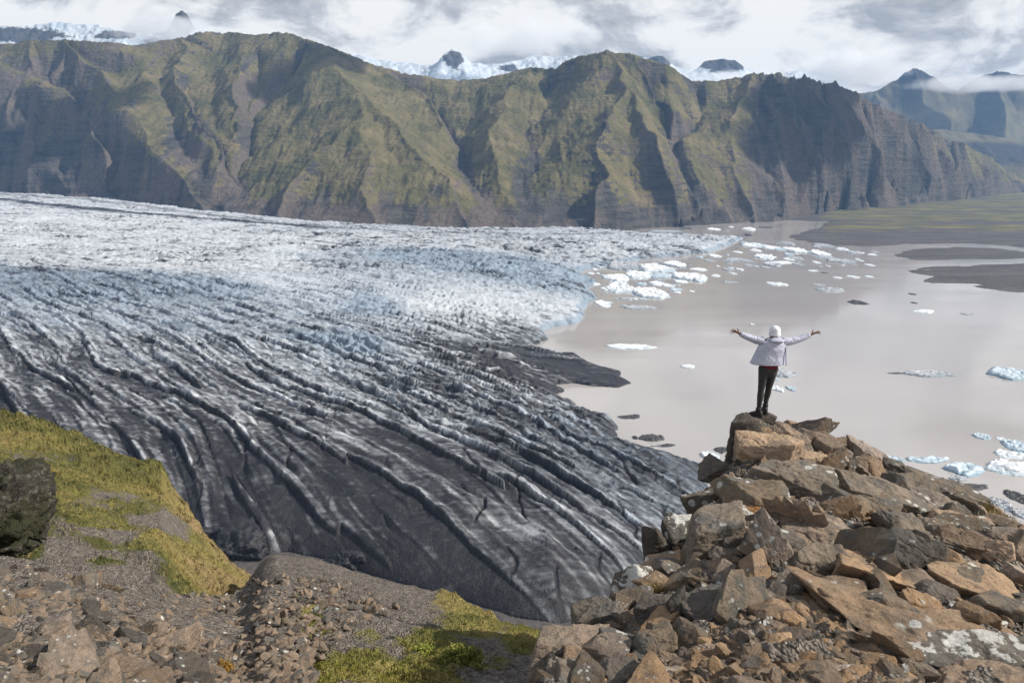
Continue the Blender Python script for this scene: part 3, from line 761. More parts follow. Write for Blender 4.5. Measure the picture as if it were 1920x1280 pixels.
# ================================================================== the slope in front: hillside, gravel bank, rocky outcrop
class Sheet:
    """ground patch given by its skyline edge (px, py, depth) and a near row; 1/depth runs linearly, i.e. flat ground"""
    def __init__(s, edge, py0, d0):
        e = np.array(edge, float)
        x = np.arange(e[0, 0], e[-1, 0] + 1, 2.0); k = np.hanning(17); k /= k.sum()
        sm = lambda v: np.convolve(np.pad(np.interp(x, e[:, 0], v), 8, 'edge'), k, 'valid')
        s.ex, s.ey, s.ed = x, sm(e[:, 1]), sm(e[:, 2])
        s.py0 = py0; s.d0 = np.array(d0, float)
    def edge(s, px):
        return np.interp(px, s.ex, s.ey), np.interp(px, s.ex, s.ed)
    def depth(s, px, py):
        ey, ed = s.edge(px)
        d0 = np.interp(px, s.d0[:, 0], s.d0[:, 1])
        t = np.clip((s.py0 - py) / (s.py0 - ey), 0, 1)
        return 1 / (1 / d0 + (1 / ed - 1 / d0) * t)
    def point(s, px, py):
        return at_depth(px, py, s.depth(px, py))
    def grid(s, x0, x1, W, H, skirt, K=26, pw=1.0):
        px = np.linspace(x0, x1, W)[None, :] * np.ones((H, 1))
        ey, ed = s.edge(px)
        t = np.linspace(0, 1, H)[:, None] ** pw
        py = s.py0 + (ey - s.py0) * t
        P = s.point(px, py)
        # roll over the edge and fall away
        E = P[-1]; rows = []
        view = -(E[:, 2] - CAMZ) / E[:, 1]
        st = 0.02 * s.ed.mean() * 0.35
        cur = E.copy(); dirn = E[:, :2] / np.linalg.norm(E[:, :2], axis=1)[:, None]
        for k in range(K):
            cur = cur.copy(); step = st * (1.14 ** k)
            sl = view + 0.05 + (skirt - view) * min(1, (k + 1) / 6)
            cur[:, :2] += dirn * step; cur[:, 2] -= sl * step
            rows.append(cur)
        return np.vstack([P, np.array(rows)]), np.vstack([px, np.repeat(px[-1:], K, 0)]), np.vstack([py, np.repeat(py[-1:], K, 0)])

HILL = Sheet([(-500, 700, 78), (-200, 722, 74), (0, 769, 66), (60, 778, 64), (150, 812, 60), (250, 862, 56), (305, 884, 53), (325, 920, 51), (365, 968, 48), (400, 1010, 45), (440, 1052, 43), (468, 1078, 42), (500, 1130, 41), (560, 1200, 40)], 1330, [(-500, 14), (560, 14)])
BANK = Sheet([(-500, 985, 15), (-150, 1015, 15), (0, 1046, 15), (60, 1056, 14.6), (130, 1072, 14.5), (220, 1100, 15), (300, 1122, 16.5), (380, 1120, 21), (440, 1112, 25), (466, 1092, 29), (490, 1052, 31), (515, 1040, 31), (560, 1046, 30), (620, 1058, 29), (700, 1080, 27.5), (790, 1108, 25.5), (850, 1124, 24), (940, 1160, 21), (1020, 1196, 18), (1080, 1240, 15), (1200, 1330, 11), (1400, 1400, 9)], 1480, [(-500, 4.6), (0, 5.0), (500, 5.6), (1000, 5.2), (1400, 4.6)])
OUTC = Sheet([(930, 1420, 4.9), (985, 1330, 5.4), (1030, 1235, 6.2), (1070, 1195, 6.7), (1140, 1148, 7.3), (1205, 1080, 8.2), (1245, 1020, 9.3), (1295, 955, 10.6), (1345, 890, 12.0), (1372, 840, 13.2), (1400, 800, 14.0), (1430, 789, 14.3), (1470, 800, 14.2), (1560, 838, 13.5), (1650, 884, 12.7), (1700, 905, 12.2), (1830, 950, 11.4), (1920, 1003, 10.4), (2050, 1050, 9.6), (2400, 1130, 8.5)], 1500, [(930, 4.2), (2400, 4.0)])

def moss_mat():
    m = NT('slope_ground')
    co = m.coord(which='World')
    n1 = m.noise(co, 0.35, 8, 0.62); n2 = m.noise(co, 2.2, 8, 0.65); n3 = m.noise(co, 9.0, 6, 0.6)
    peb = m.voro(co, 9.0)
    peb2 = m.voro(co, 26.0)
    hue = m.math('ADD', m.attr('warm'), m.math('MULTIPLY', m.math('SUBTRACT', n2, 0.5), 0.9))
    moss = m.ramp(hue, [(0.05, (0.105, 0.120, 0.042)), (0.35, (0.245, 0.230, 0.075)), (0.6, (0.37, 0.30, 0.110)), (0.9, (0.44, 0.32, 0.165))])
    moss = m.mix(m.math('MULTIPLY', m.smooth(n3, 0.46, 0.7), 0.55), moss, (0.10, 0.078, 0.036))
    moss = m.mix(m.math('MULTIPLY', m.smooth(m.noise(co, 0.9, 7, 0.7), 0.5, 0.66), 0.55), moss, (0.115, 0.085, 0.045))
    grv = m.ramp(m.math('ADD', m.math('MULTIPLY', n2, 0.6), m.math('MULTIPLY', n3, 0.4)), [(0.3, (0.14, 0.122, 0.105)), (0.5, (0.22, 0.192, 0.165)), (0.72, (0.33, 0.292, 0.255))])
    cell = m.voro(co, 14.0, out='Color')
    sep = m.n.new('ShaderNodeSeparateColor'); m.l.new(cell, sep.inputs[0])
    grv = m.mix(0.55, grv, m.mix(1.0, grv, m.ramp(sep.outputs[0], [(0.0, 0.45), (0.5, 1.0), (1.0, 1.7)]), 'MULTIPLY'))
    f = m.smooth(m.math('ADD', m.attr('moss'), m.math('ADD', m.math('MULTIPLY', m.math('SUBTRACT', n2, 0.5), 0.9), m.math('MULTIPLY', m.math('SUBTRACT', n1, 0.5), 0.8))), 0.38, 0.62)
    col = m.mix(f, grv, moss)
    bh = m.math('ADD', m.math('MULTIPLY', n2, 0.6), m.math('ADD', m.math('MULTIPLY', n3, 0.35), m.math('MULTIPLY', m.math('ADD', peb, peb2), -0.35)))
    m.out(col, 0.95, m.bump(bh, 1.0, 0.3), 0.1)
    return m.m
SLOPE = moss_mat()

def blobs(px, py, L):
    r = np.zeros_like(px)
    for (cx, cy, sx, sy, k) in L:
        r = np.maximum(r, k * np.exp(-((px - cx) / sx) ** 2 - ((py - cy) / sy) ** 2))
    return r

GROW = []
def build_slopes():
    P, px, py = HILL.grid(-500, 560, 720, 460, 1.5)
    X, Y, Zb = P[..., 0].astype(F32), P[..., 1].astype(F32), P[..., 2]
    q = 0.9 * fbm(X / 9, Y / 9, 0, 3, seed=91) + 0.28 * fbm(X / 1.8, Y / 1.8, 0, 4, 0.6, seed=92)
    n = fbm(X / 7, Y / 7, 3, 4, seed=93)
    ey, _ = HILL.edge(px)
    below = py - ey
    moss = 0.80 * sstep(240, 80, below + 55 * n) + 0.33
    moss = np.maximum(moss, blobs(px, py, [(170, 955, 70, 22, .75), (215, 1070, 80, 32, .8), (290, 1040, 90, 28, .6), (330, 985, 60, 20, .3), (40, 1040, 60, 24, .8), (430, 1060, 50, 30, .5), (100, 1005, 40, 30, .4)]))
    moss = moss - 0.75 * blobs(px, py, [(60, 850, 90, 28, .8), (210, 935, 80, 26, 1), (300, 985, 90, 22, .8), (240, 1010, 60, 16, .7), (20, 820, 60, 14, .5)])
    moss = moss + 0.55 * n + 0.25 * fbm(X / 1.6, Y / 1.6, 5, 3, seed=97)
    warm = 0.30 + 0.45 * sstep(200, 380, px) * sstep(200, 60, below) - 0.35 * sstep(120, 220, below) + 0.45 * n
    zz = Zb + q * (0.55 + 0.45 * moss) + 0.30 * np.clip(moss, 0, 1) * fbm(X / 0.9, Y / 0.9, 2, 4, 0.6, seed=96) + 0.10 * fbm(X / 0.5, Y / 0.5, 0, 3, seed=94)
    # gullied bank right at the foot
    zz -= 0.7 * np.exp(-((px - 425) / 40) ** 2) * np.exp(-((py - 1075) / 40) ** 2) * np.abs(fbm(X / 1.2, Y / 5, 0, 3, seed=95))
    P[..., 2] = zz
    GROW.append((P[:460].copy(), np.clip(moss[:460] - 0.35, 0, 1), px[:460], py[:460], 6500, 0.05, 0.13, 1.0))
    tag(link('hillside', grid_mesh('hillside', P, {'moss': np.clip(moss, 0, 1), 'warm': np.clip(warm, 0, 1)}), SLOPE), 'mossy yellow and brown hillside above the glacier snout', 'hillside', kind='structure')

    P, px, py = BANK.grid(-500, 1400, 950, 460, 1.7)
    X, Y, Zb = P[..., 0].astype(F32), P[..., 1].astype(F32), P[..., 2]
    n = fbm(X / 3.1, Y / 3.1, 3, 4, seed=103)
    q = 0.28 * fbm(X / 5, Y / 5, 0, 3, seed=101) + 0.14 * fbm(X / 0.9, Y / 0.9, 0, 4, 0.6, seed=102) + 0.045 * fbm(X / 0.22, Y / 0.22, 0, 3, seed=104)
    ey, _ = BANK.edge(px)
    moss = blobs(px, py, [(590, 1165, 36, 40, .75), (560, 1110, 20, 30, .4), (910, 1160, 110, 34, 1.1), (985, 1190, 50, 26, 1.05), (850, 1130, 40, 16, .85), (660, 1235, 95, 34, 1.0), (800, 1200, 75, 40, .95), (590, 1250, 70, 34, .9), (760, 1262, 110, 36, 1.0), (700, 1180, 50, 18, .55), (940, 1240, 60, 24, .6),
                        (420, 1250, 34, 18, .55), (330, 1190, 26, 12, .5), (310, 1110, 50, 12, .6), (860, 1230, 60, 40, .8)])
    moss = moss + 0.28 * n * (moss > 0.08)
    warm = 0.34 + 0.35 * n + 0.4 * blobs(px, py, [(930, 1165, 60, 26, .6), (420, 1250, 34, 18, 1.0), (840, 1140, 30, 16, .7)])
    P[..., 2] = Zb + q * (0.6 + 0.8 * moss)
    GROW.append((P[:460].copy(), np.clip(moss[:460] - 0.4, 0, 1), px[:460], py[:460], 3400, 0.02, 0.055, 1.0))
    tag(link('gravel_bank', grid_mesh('gravel_bank', P, {'moss': np.clip(moss, 0, 1), 'warm': np.clip(warm, 0, 1)}), SLOPE), 'brown gravel bank with green moss patches', 'gravel bank', kind='structure')

    P, px, py = OUTC.grid(930, 2400, 520, 380, 2.6)
    X, Y, Zb = P[..., 0].astype(F32), P[..., 1].astype(F32), P[..., 2]
    q = 0.22 * ridged(X / 1.3, Y / 1.3, Zb / 1.3, 4, 0.6, seed=111) + 0.10 * fbm(X / 0.3, Y / 0.3, Zb / .3, 3, seed=112) - 0.12
    P[..., 2] = Zb + q
    moss = blobs(px, py, [(1860, 965, 50, 22, .9), (1225, 1110, 24, 14, .6), (1900, 985, 40, 16, .8)])
    GROW.append((P[:380].copy(), np.clip(moss[:380] - 0.3, 0, 1), px[:380], py[:380], 900, 0.03, 0.10, 1.0))
    tag(link('outcrop_ground', grid_mesh('outcrop_ground', P, {'moss': moss, 'warm': 0.45 + 0 * moss}), SLOPE), 'broken ground of the rocky outcrop under the boulders', 'outcrop', kind='structure')
build_slopes()

def blade_mat(name, cols):
    m = NT(name); co = m.coord(which='World')
    m.out(m.ramp(m.noise(co, 1.7, 6, 0.7), [(0.3, cols[0]), (0.5, cols[1]), (0.7, cols[2])]), 0.9, None, 0.1)
    return m.m
def build_grass():
    mats = [blade_mat('hill_grass_blades', ((0.15, 0.14, 0.05), (0.27, 0.23, 0.085), (0.37, 0.29, 0.14))), blade_mat('bank_grass_blades', ((0.10, 0.12, 0.03), (0.22, 0.21, 0.05), (0.32, 0.25, 0.08))), blade_mat('dry_grass_blades', ((0.16, 0.14, 0.06), (0.28, 0.22, 0.10), (0.36, 0.30, 0.15)))]
    labs = ['yellow and green grass tufts on the mossy hillside', 'short green growth on the gravel bank', 'dry grass tufts on the right shoulder of the outcrop']
    for i, (P, w, px, py, n, s0, s1, k) in enumerate(GROW):
        rs = np.random.RandomState(60 + i)
        w = w * ((px > -120) & (px < 2040) & (py < 1320)); d = np.linalg.norm(P - [0, 0, CAMZ], axis=-1)
        p = (w * 1.0).ravel(); p /= p.sum()
        idx = rs.choice(p.size, n, p=p); Q = P.reshape(-1, 3)[idx]
        nb = 7; B = np.repeat(Q, nb, 0); m_ = len(B)
        L = rs.uniform(s0, s1, m_); a = rs.uniform(0, 6.283, m_); ln = rs.uniform(0.2, 0.8, m_)
        B = B + np.stack([np.cos(a), np.sin(a), 0 * a], -1) * (rs.uniform(0, 0.6, m_) * s1)[:, None]
        sd_ = np.stack([-np.sin(a), np.cos(a), 0 * a], -1) * (L * 0.13)[:, None]
        tip = B + np.stack([np.cos(a) * ln, np.sin(a) * ln, np.ones(m_)], -1) * L[:, None]
        B[:, 2] -= 0.03
        V = np.stack([B - sd_, B + sd_, tip], 1).reshape(-1, 3)
        o = link('grass', mesh_np('grass', V, np.arange(len(V)).reshape(-1, 3), smooth=False), mats[i])
        tag(o, labs[i], 'grass', kind='stuff')
build_grass()

def build_shrub(pxc, pyc, wpx, hpx, sheet, cols, lab, seed):
    """low bush: short stems and a cushion of many small leaves"""
    rs = np.random.RandomState(seed)
    base = sheet.point(pxc, pyc + hpx * 0.35); d = float(sheet.depth(pxc, pyc + hpx * 0.35)); w = wpx / FPX * d; h = hpx / FPX * d * 0.9
    root = empty('shrub', base); tag(root, lab, 'shrub', 'low shrubs on the bank')
    n = 2600
    u = rs.normal(size=(n, 3)); u /= np.linalg.norm(u, axis=1)[:, None]; u[:, 2] = np.abs(u[:, 2])
    lump = 0.75 + 0.35 * fbm(u[:, 0] * 2.2 + seed, u[:, 1] * 2.2, u[:, 2] * 2.2, 3, seed=seed)
    c = u * (rs.uniform(0.55, 1.0, n) ** 0.5 * lump)[:, None] * [w / 2, w / 2.6, h]
    s = rs.uniform(0.012, 0.03, n)[:, None] * (w / 0.9)
    a = rs.normal(size=(n, 3)); a /= np.linalg.norm(a, axis=1)[:, None]; b = np.cross(a, rs.normal(size=(n, 3))); b /= np.linalg.norm(b, axis=1)[:, None]
    V = np.stack([c - a * s, c + b * s * 0.6, c + a * s, c - b * s * 0.6], 1).reshape(-1, 3)
    link('foliage', mesh_np('foliage', V, np.arange(4 * n).reshape(-1, 4), smooth=False), blade_mat('shrub_leaves', cols), root)
    Vs, Fs = [], []
    for i in range(16):
        t = rs.normal(size=3) * [w / 5, w / 6, 0] + [0, 0, h * rs.uniform(.5, .8)]; o0 = rs.normal(size=3) * [0.03, 0.03, 0] + [0, 0, -0.04]
        r = 0.006; k = len(Vs) * 6
        q = [[r, 0, 0], [-r / 2, r * .87, 0], [-r / 2, -r * .87, 0]]
        Vs.append(np.array([o0 + x for x in q] + [t + np.array(x) * 0.5 for x in q])); Fs += [[k, k + 1, k + 4, k + 3], [k + 1, k + 2, k + 5, k + 4], [k + 2, k, k + 3, k + 5]]
    link('stems', mesh_np('stems', np.vstack(Vs), np.array(Fs)), blade_mat('shrub_stems', ((.05, .035, .02), (.07, .05, .03), (.09, .06, .04))), root)
build_shrub(862, 1228, 120, 62, BANK, ((0.13, 0.15, 0.04), (0.24, 0.24, 0.06), (0.34, 0.31, 0.09)), 'round olive green shrub at the bottom of the gravel bank', 5)
build_shrub(796, 1218, 60, 40, BANK, ((0.20, 0.24, 0.05), (0.34, 0.37, 0.08), (0.44, 0.43, 0.11)), 'bright yellow green shrub left of the round olive one', 6)
build_shrub(415, 1252, 62, 36, BANK, ((0.22, 0.12, 0.03), (0.36, 0.22, 0.04), (0.42, 0.30, 0.06)), 'small orange autumn shrub among the left scree stones', 8)
build_shrub(325, 1192, 40, 20, BANK, ((0.20, 0.17, 0.03), (0.30, 0.26, 0.05), (0.38, 0.30, 0.07)), 'tiny yellow shrub above the orange one', 9)
build_shrub(1214, 1104, 38, 24, OUTC, ((0.13, 0.11, 0.04), (0.22, 0.17, 0.06), (0.30, 0.22, 0.09)), 'brown green cushion plant on the left cliff of the outcrop', 10)
# ================================================================== rocks
_ICO = {}
def ico(k):
    if k not in _ICO:
        bm = bmesh.new(); bmesh.ops.create_icosphere(bm, subdivisions=k, radius=1.0)
        V = np.array([v.co[:] for v in bm.verts]); F = np.array([[v.index for v in f.verts] for f in bm.faces], np.int32)
        bm.free(); V /= np.linalg.norm(V, axis=1)[:, None]
        _ICO[k] = (V, F)
    return _ICO[k]

def rock_verts(seed, k, dims, p=26, chip=0.05, extra=7, skew=0.28):
    V, F = ico(k)
    r = np.random.RandomState(seed)
    n = np.vstack([np.eye(3), -np.eye(3)]) + r.normal(0, skew, (6, 3)) * [1, 1, 0.8]
    d = r.uniform(0.82, 1.08, 6)
    if extra:
        e = r.normal(size=(extra, 3)); n = np.vstack([n, e]); d = np.concatenate([d, r.uniform(0.92, 1.28, extra)])
    n /= np.linalg.norm(n, axis=1)[:, None]
    dot = np.maximum(V @ n.T, 0) / d
    rad = (dot ** p).sum(1) ** (-1 / p)
    P = V * rad[:, None] * np.asarray(dims) / 2
    if chip:
        s = float(np.mean(dims)); o = r.uniform(-50, 50, 3)
        q = P / s
        f1 = ridged(q[:, 0] * 1.6 + o[0], q[:, 1] * 1.6 + o[1], q[:, 2] * 1.6 + o[2], 4, 0.55, seed=seed % 50)
        # stepped breaks along bedding
        lay = q[:, 2] * 5.0 + 0.8 * fbm(q[:, 0] * 2 + o[1], q[:, 1] * 2, q[:, 2] * 2, 2, seed=seed % 31)
        st = (lay - np.floor(lay)); st = sstep(0.75, 1.0, st)
        f2 = fbm(q[:, 0] * 7 + o[2], q[:, 1] * 7, q[:, 2] * 7, 3, seed=seed % 41)
        P = P + V * ((f1 - 0.5) * chip * 1.5 - st * chip * 0.45 + f2 * chip * 0.28)[:, None] * s
    return P, F

def rock_material(name, base, dark, lich, rust, spot):
    m = NT(name)
    co = m.coord(which='Object')
    oi = m.n.new('ShaderNodeObjectInfo')
    ad = m.n.new('ShaderNodeVectorMath'); ad.operation = 'ADD'
    rv = m.n.new('ShaderNodeCombineXYZ')
    for i, k in enumerate((37.0, 91.0, 53.0)): m.l.new(m.math('MULTIPLY', oi.outputs['Random'], k), rv.inputs[i])
    m.l.new(co, ad.inputs[0]); m.l.new(rv.outputs[0], ad.inputs[1]); v = ad.outputs[0]
    n1 = m.noise(v, 1.6, 8, 0.62, 0.3); n2 = m.noise(v, 7.0, 8, 0.68); n3 = m.noise(v, 34.0, 5, 0.6)
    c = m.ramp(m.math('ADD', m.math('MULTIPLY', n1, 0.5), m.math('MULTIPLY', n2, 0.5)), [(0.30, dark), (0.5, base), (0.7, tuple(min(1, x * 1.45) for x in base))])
    hs = m.n.new('ShaderNodeHueSaturation'); m.set(hs.inputs['Color'], c)
    m.set(hs.inputs['Value'], m.math('ADD', m.math('MULTIPLY', oi.outputs['Random'], 0.55), 0.74))
    m.set(hs.inputs['Saturation'], m.math('ADD', m.math('MULTIPLY', m.math('FRACT', m.math('MULTIPLY', oi.outputs['Random'], 17.3)), 0.5), 0.7))
    c = hs.outputs[0]
    if rust: c = m.mix(m.math('MULTIPLY', m.smooth(n1, 0.52, 0.68), rust), c, (0.26, 0.115, 0.045))
    # grey crust lichen as blotches, black specks, white rosettes
    c = m.mix(m.math('MULTIPLY', m.smooth(m.noise(v, 2.6, 7, 0.7), 0.48, 0.60), lich), c, (0.125, 0.122, 0.112))
    c = m.mix(m.math('MULTIPLY', m.smooth(n3, 0.56, 0.70), 0.55), c, (0.035, 0.031, 0.028))
    if spot:
        vd = m.voro(m.n.new('ShaderNodeVectorMath').outputs[0] if False else v, 5.5)
        gate = m.smooth(m.noise(v, 1.3, 3, 0.5), 0.58 - 0.16 * spot, 0.66 - 0.16 * spot)
        sp = m.math('MULTIPLY', m.smooth(m.math('ADD', vd, m.math('MULTIPLY', m.math('SUBTRACT', n2, 0.5), 0.35)), 0.30, 0.20), gate)
        c = m.mix(m.math('MULTIPLY', sp, 0.9), c, (0.52, 0.52, 0.48))
        if spot > 0.8:
            g = m.n.new('ShaderNodeNewGeometry'); sx = m.n.new('ShaderNodeSeparateXYZ'); m.l.new(g.outputs['Normal'], sx.inputs[0])
            cap = m.math('MULTIPLY', m.smooth(m.math('ADD', m.noise(v, 1.9, 8, 0.7), m.math('MULTIPLY', sx.outputs['Z'], 0.10)), 0.62, 0.65), 0.9)
            c = m.mix(cap, c, m.ramp(n2, [(0.3, (0.40, 0.39, 0.36)), (0.7, (0.66, 0.65, 0.61))]))
    bh = m.math('ADD', m.math('MULTIPLY', n1, 0.5), m.math('ADD', m.math('MULTIPLY', n2, 0.42), m.math('MULTIPLY', n3, 0.12)))
    m.out(c, 0.92, m.bump(bh, 1.0, 0.13), 0.15)
    return m.m
RM = {
    't': rock_material('tan_rock', (0.315, 0.225, 0.152), (0.165, 0.120, 0.086), 0.4, 0.14, 0.22),
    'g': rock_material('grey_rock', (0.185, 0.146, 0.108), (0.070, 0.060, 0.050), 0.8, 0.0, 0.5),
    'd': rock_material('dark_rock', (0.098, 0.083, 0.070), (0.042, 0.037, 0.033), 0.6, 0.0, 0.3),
    'b': rock_material('brown_rock', (0.240, 0.180, 0.132), (0.118, 0.091, 0.071), 0.45, 0.08, 0.35),
    'w': rock_material('lichen_rock', (0.115, 0.100, 0.082), (0.055, 0.048, 0.042), 0.7, 0.0, 1.0),
    'o': rock_material('orange_rock', (0.25, 0.135, 0.06), (0.15, 0.08, 0.04), 0.25, 0.8, 0.9),
}

# boulders of the outcrop: box in a 2.415x view of the photo (x0, y0, x1, y1), colour kind, roll in degrees, label
BLD = [
    (398, 78, 515, 330, 'd', 4, 'tall dark block forming the left face of the summit under the hiker'),
    (500, 72, 625, 152, 'd', -6, 'small knobbly stone directly under the hiker\'s boots'),
    (455, 140, 690, 325, 't', 4, 'big block with grey left face and tan right face below the summit'),
    (556, 128, 690, 200, 't', 8, 'flat tan slab lying on the big two-toned block'),
    (590, 98, 740, 215, 'b', 18, 'brown wedge just right of the hiker\'s feet'),
    (690, 112, 845, 235, 'b', 20, 'jagged brown rock on the skyline right of the summit wedge'),
    (838, 152, 1000, 265, 'b', 16, 'brown cracked block on the middle of the right skyline'),
    (940, 185, 1140, 310, 'b', 24, 'long brown rock sloping down the right skyline'),
    (700, 212, 840, 305, 't', 10, 'smooth sunlit tan boulder under the right skyline'),
    (560, 248, 860, 480, 'g', 10, 'large grey fractured boulder in the middle of the outcrop'),
    (850, 300, 1275, 530, 'g', 22, 'longest grey boulder slanting down right of the large fractured one'),
    (885, 398, 1175, 540, 'g', 6, 'grey layered slab leaning against the longest grey boulder'),
    (278, 252, 432, 390, 'd', 12, 'dark pointed wedge on the cliff edge beneath a white floe'),
    (372, 338, 680, 540, 'g', 8, 'grey block with round white lichen spots left of centre'),
    (218, 388, 385, 525, 'w', -14, 'brown block with a white lichen cap at the cliff edge'),
    (408, 458, 640, 595, 'o', 10, 'orange stone with a white lichen corner'),
    (456, 565, 556, 665, 't', 12, 'small tan pentagonal stone below the orange stone'),
    (205, 510, 455, 775, 'g', -8, 'tall grey block with pale top on the left edge'),
    (105, 515, 228, 690, 'w', -10, 'white lichen covered rock on the left cliff edge'),
    (28, 565, 122, 715, 'd', -18, 'black mossy rock with white spots, farthest left on the cliff'),
    (505, 560, 705, 735, 'd', 4, 'dark brown triangular front face below the orange stone'),
    (618, 480, 1005, 700, 'b', 14, 'wide tan boulder with white lichen on its left shoulder'),
    (636, 636, 895, 835, 'g', 6, 'rounded dark grey boulder speckled with lichen in the centre front'),
    (870, 690, 1235, 890, 't', 16, 'broad tan slab sloping right of the rounded grey boulder'),
    (1080, 490, 1315, 645, 'g', 12, 'rough grey boulder on top of the big dark one'),
    (1090, 585, 1352, 835, 'd', 6, 'big dark overhanging boulder right of centre'),
    (1265, 345, 1538, 495, 'd', 18, 'long dark boulder on the right skyline before the blue floes'),
    (1228, 398, 1445, 535, 'b', 16, 'brown boulder below the long dark skyline boulder'),
    (1325, 488, 1552, 605, 't', 4, 'flat tan table rock on the right side'),
    (1335, 570, 1545, 730, 'b', 10, 'brown cracked rock under the flat tan table'),
    (1530, 612, 1685, 775, 't', 8, 'tan pitted block near the right edge'),
    (1640, 560, 1790, 650, 'b', 6, 'low brown rock at the right picture edge beside the grass'),
    (1555, 580, 1790, 712, 'b', 22, 'thin brown slab dipping right above the pitted block'),
    (1330, 715, 1710, 935, 't', 14, 'wide smooth sunlit tan slab at the right'),
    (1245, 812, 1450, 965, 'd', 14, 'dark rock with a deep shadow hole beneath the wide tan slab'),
    (1035, 858, 1205, 1015, 'g', -10, 'upright grey splintered rock right of the front slab'),
    (1180, 850, 1335, 1015, 't', 18, 'tan leaning rock beside the splintered grey rock'),
    (1255, 938, 1475, 1045, 't', 6, 'low tan rock above the long foreground slab'),
    (1395, 918, 1565, 1005, 'w', 12, 'whitish capped rock near the right end of the slab'),
    (1445, 970, 1645, 1055, 'w', 4, 'pale lichen encrusted low slab at the right'),
    (872, 935, 1800, 1165, 't', 10, 'very long sunlit slab with dark left end across the right foreground'),
    (1195, 1100, 1800, 1240, 'w', 2, 'pale shelf with white and black lichen under the long slab'),
    (1290, 1205, 1800, 1330, 'b', -2, 'brown slab in the bottom right corner'),
    (-10, 1225, 295, 1330, 't', 3, 'flat orange tan slab at the bottom of the scree'),
    (210, 838, 475, 1075, 'd', -4, 'dark upright block with white streak in the left foreground'),
    (138, 866, 245, 1085, 'd', -8, 'narrow dark slab standing beside the upright block'),
    (-10, 875, 165, 1075, 'd', -10, 'dark brown rugged block at the foot of the left cliff'),
    (-10, 1038, 185, 1205, 'g', 6, 'grey blocky rock at the lower left of the scree'),
    (55, 1138, 205, 1225, 'b', 4, 'flat brown stone resting on the lower left grey block'),
    (278, 1098, 435, 1200, 't', -6, 'sunlit tan stone at the left of the scree'),
    (-5, 675, 225, 805, 'b', -14, 'brown grey slope rock below the white cliff rock'),
    (215, 778, 405, 868, 'g', 6, 'low grey rock above the upright dark block'),
    (295, 716, 455, 796, 'b', 4, 'brown flat stone under the tall grey block'),
    (335, 658, 475, 735, 'b', -4, 'grey brown chip in the hollow below the orange stone'),
    (478, 846, 645, 935, 'd', -12, 'dark sloping rock left of the tan flagstone'),
    (582, 885, 785, 965, 't', 6, 'tan flagstone at the top of the scree'),
    (815, 872, 935, 985, 'b', 18, 'brown rock above the dark end of the long slab'),
    (540, 1076, 685, 1165, 't', -8, 'bright tan stone in the middle of the scree'),
    (645, 965, 745, 1065, 't', 12, 'squat tan stone at the top of the scree'),
    (1015, 1078, 1195, 1205, 'b', 22, 'brown stone tucked under the long slab'),
    (925, 1055, 1035, 1115, 'b', 6, 'thin stacked flake beside the dark end of the long slab'),
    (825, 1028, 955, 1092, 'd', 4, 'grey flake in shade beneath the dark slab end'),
    (825, 1195, 1045, 1300, 'b', 8, 'grey brown stone at the bottom edge of the scree'),
    (1205, 1178, 1335, 1275, 'b', 14, 'brown stone lodged under the pale shelf'),
    (1020, 1185, 1195, 1290, 't', 10, 'tan stone at the bottom edge left of the pale shelf'),
    (1605, 868, 1790, 968, 'd', 8, 'dark rock at the right edge below the wide tan slab'),
    (1655, 748, 1790, 855, 't', 20, 'tan rock at the right edge above the dark one'),
    (955, 1138, 1145, 1205, 'b', 6, 'flat stone in the scree beside the long slab'),
    (-490, 1035, -215, 1205, 'b', -6, 'brown outermost block at the left foot of the outcrop'),
    (-300, 905, -60, 1040, 'g', -18, 'grey rock with pale top on the lower left cliff edge'),
    (-205, 1040, 20, 1180, 'd', -4, 'dark square rock below the lower left cliff edge'),
    (-420, 1165, -190, 1310, 'g', 8, 'pale cracked rock in the bottom centre foreground'),
    (-200, 1170, 30, 1300, 'd', -6, 'dark rock between the pale cracked rock and the scree'),
    (1000, 228, 1120, 300, 'b', 20, 'small brown block low on the right skyline behind the long sloping rock'),
    (1105, 262, 1215, 335, 'd', 16, 'dark stub on the right skyline above the longest grey boulder'),
    (1190, 322, 1290, 395, 'b', 18, 'brown stub on the skyline just left of the long dark boulder'),
    (770, 142, 870, 232, 'b', 10, 'little brown knob filling the notch of the right skyline'),
    (1500, 440, 1640, 520, 'b', 18, 'brown rock at the end of the skyline where the grass begins'),
    (860, 255, 1000, 325, 't', 12, 'tan flake above the longest grey boulder'),
    (640, 90, 720, 150, 'b', 0, 'small brown stone on the summit skyline beside the wedge'),
    (-120, 770, 60, 900, 'w', -24, 'white streaked ledge halfway down the left cliff'),
]
BOULDERS = []
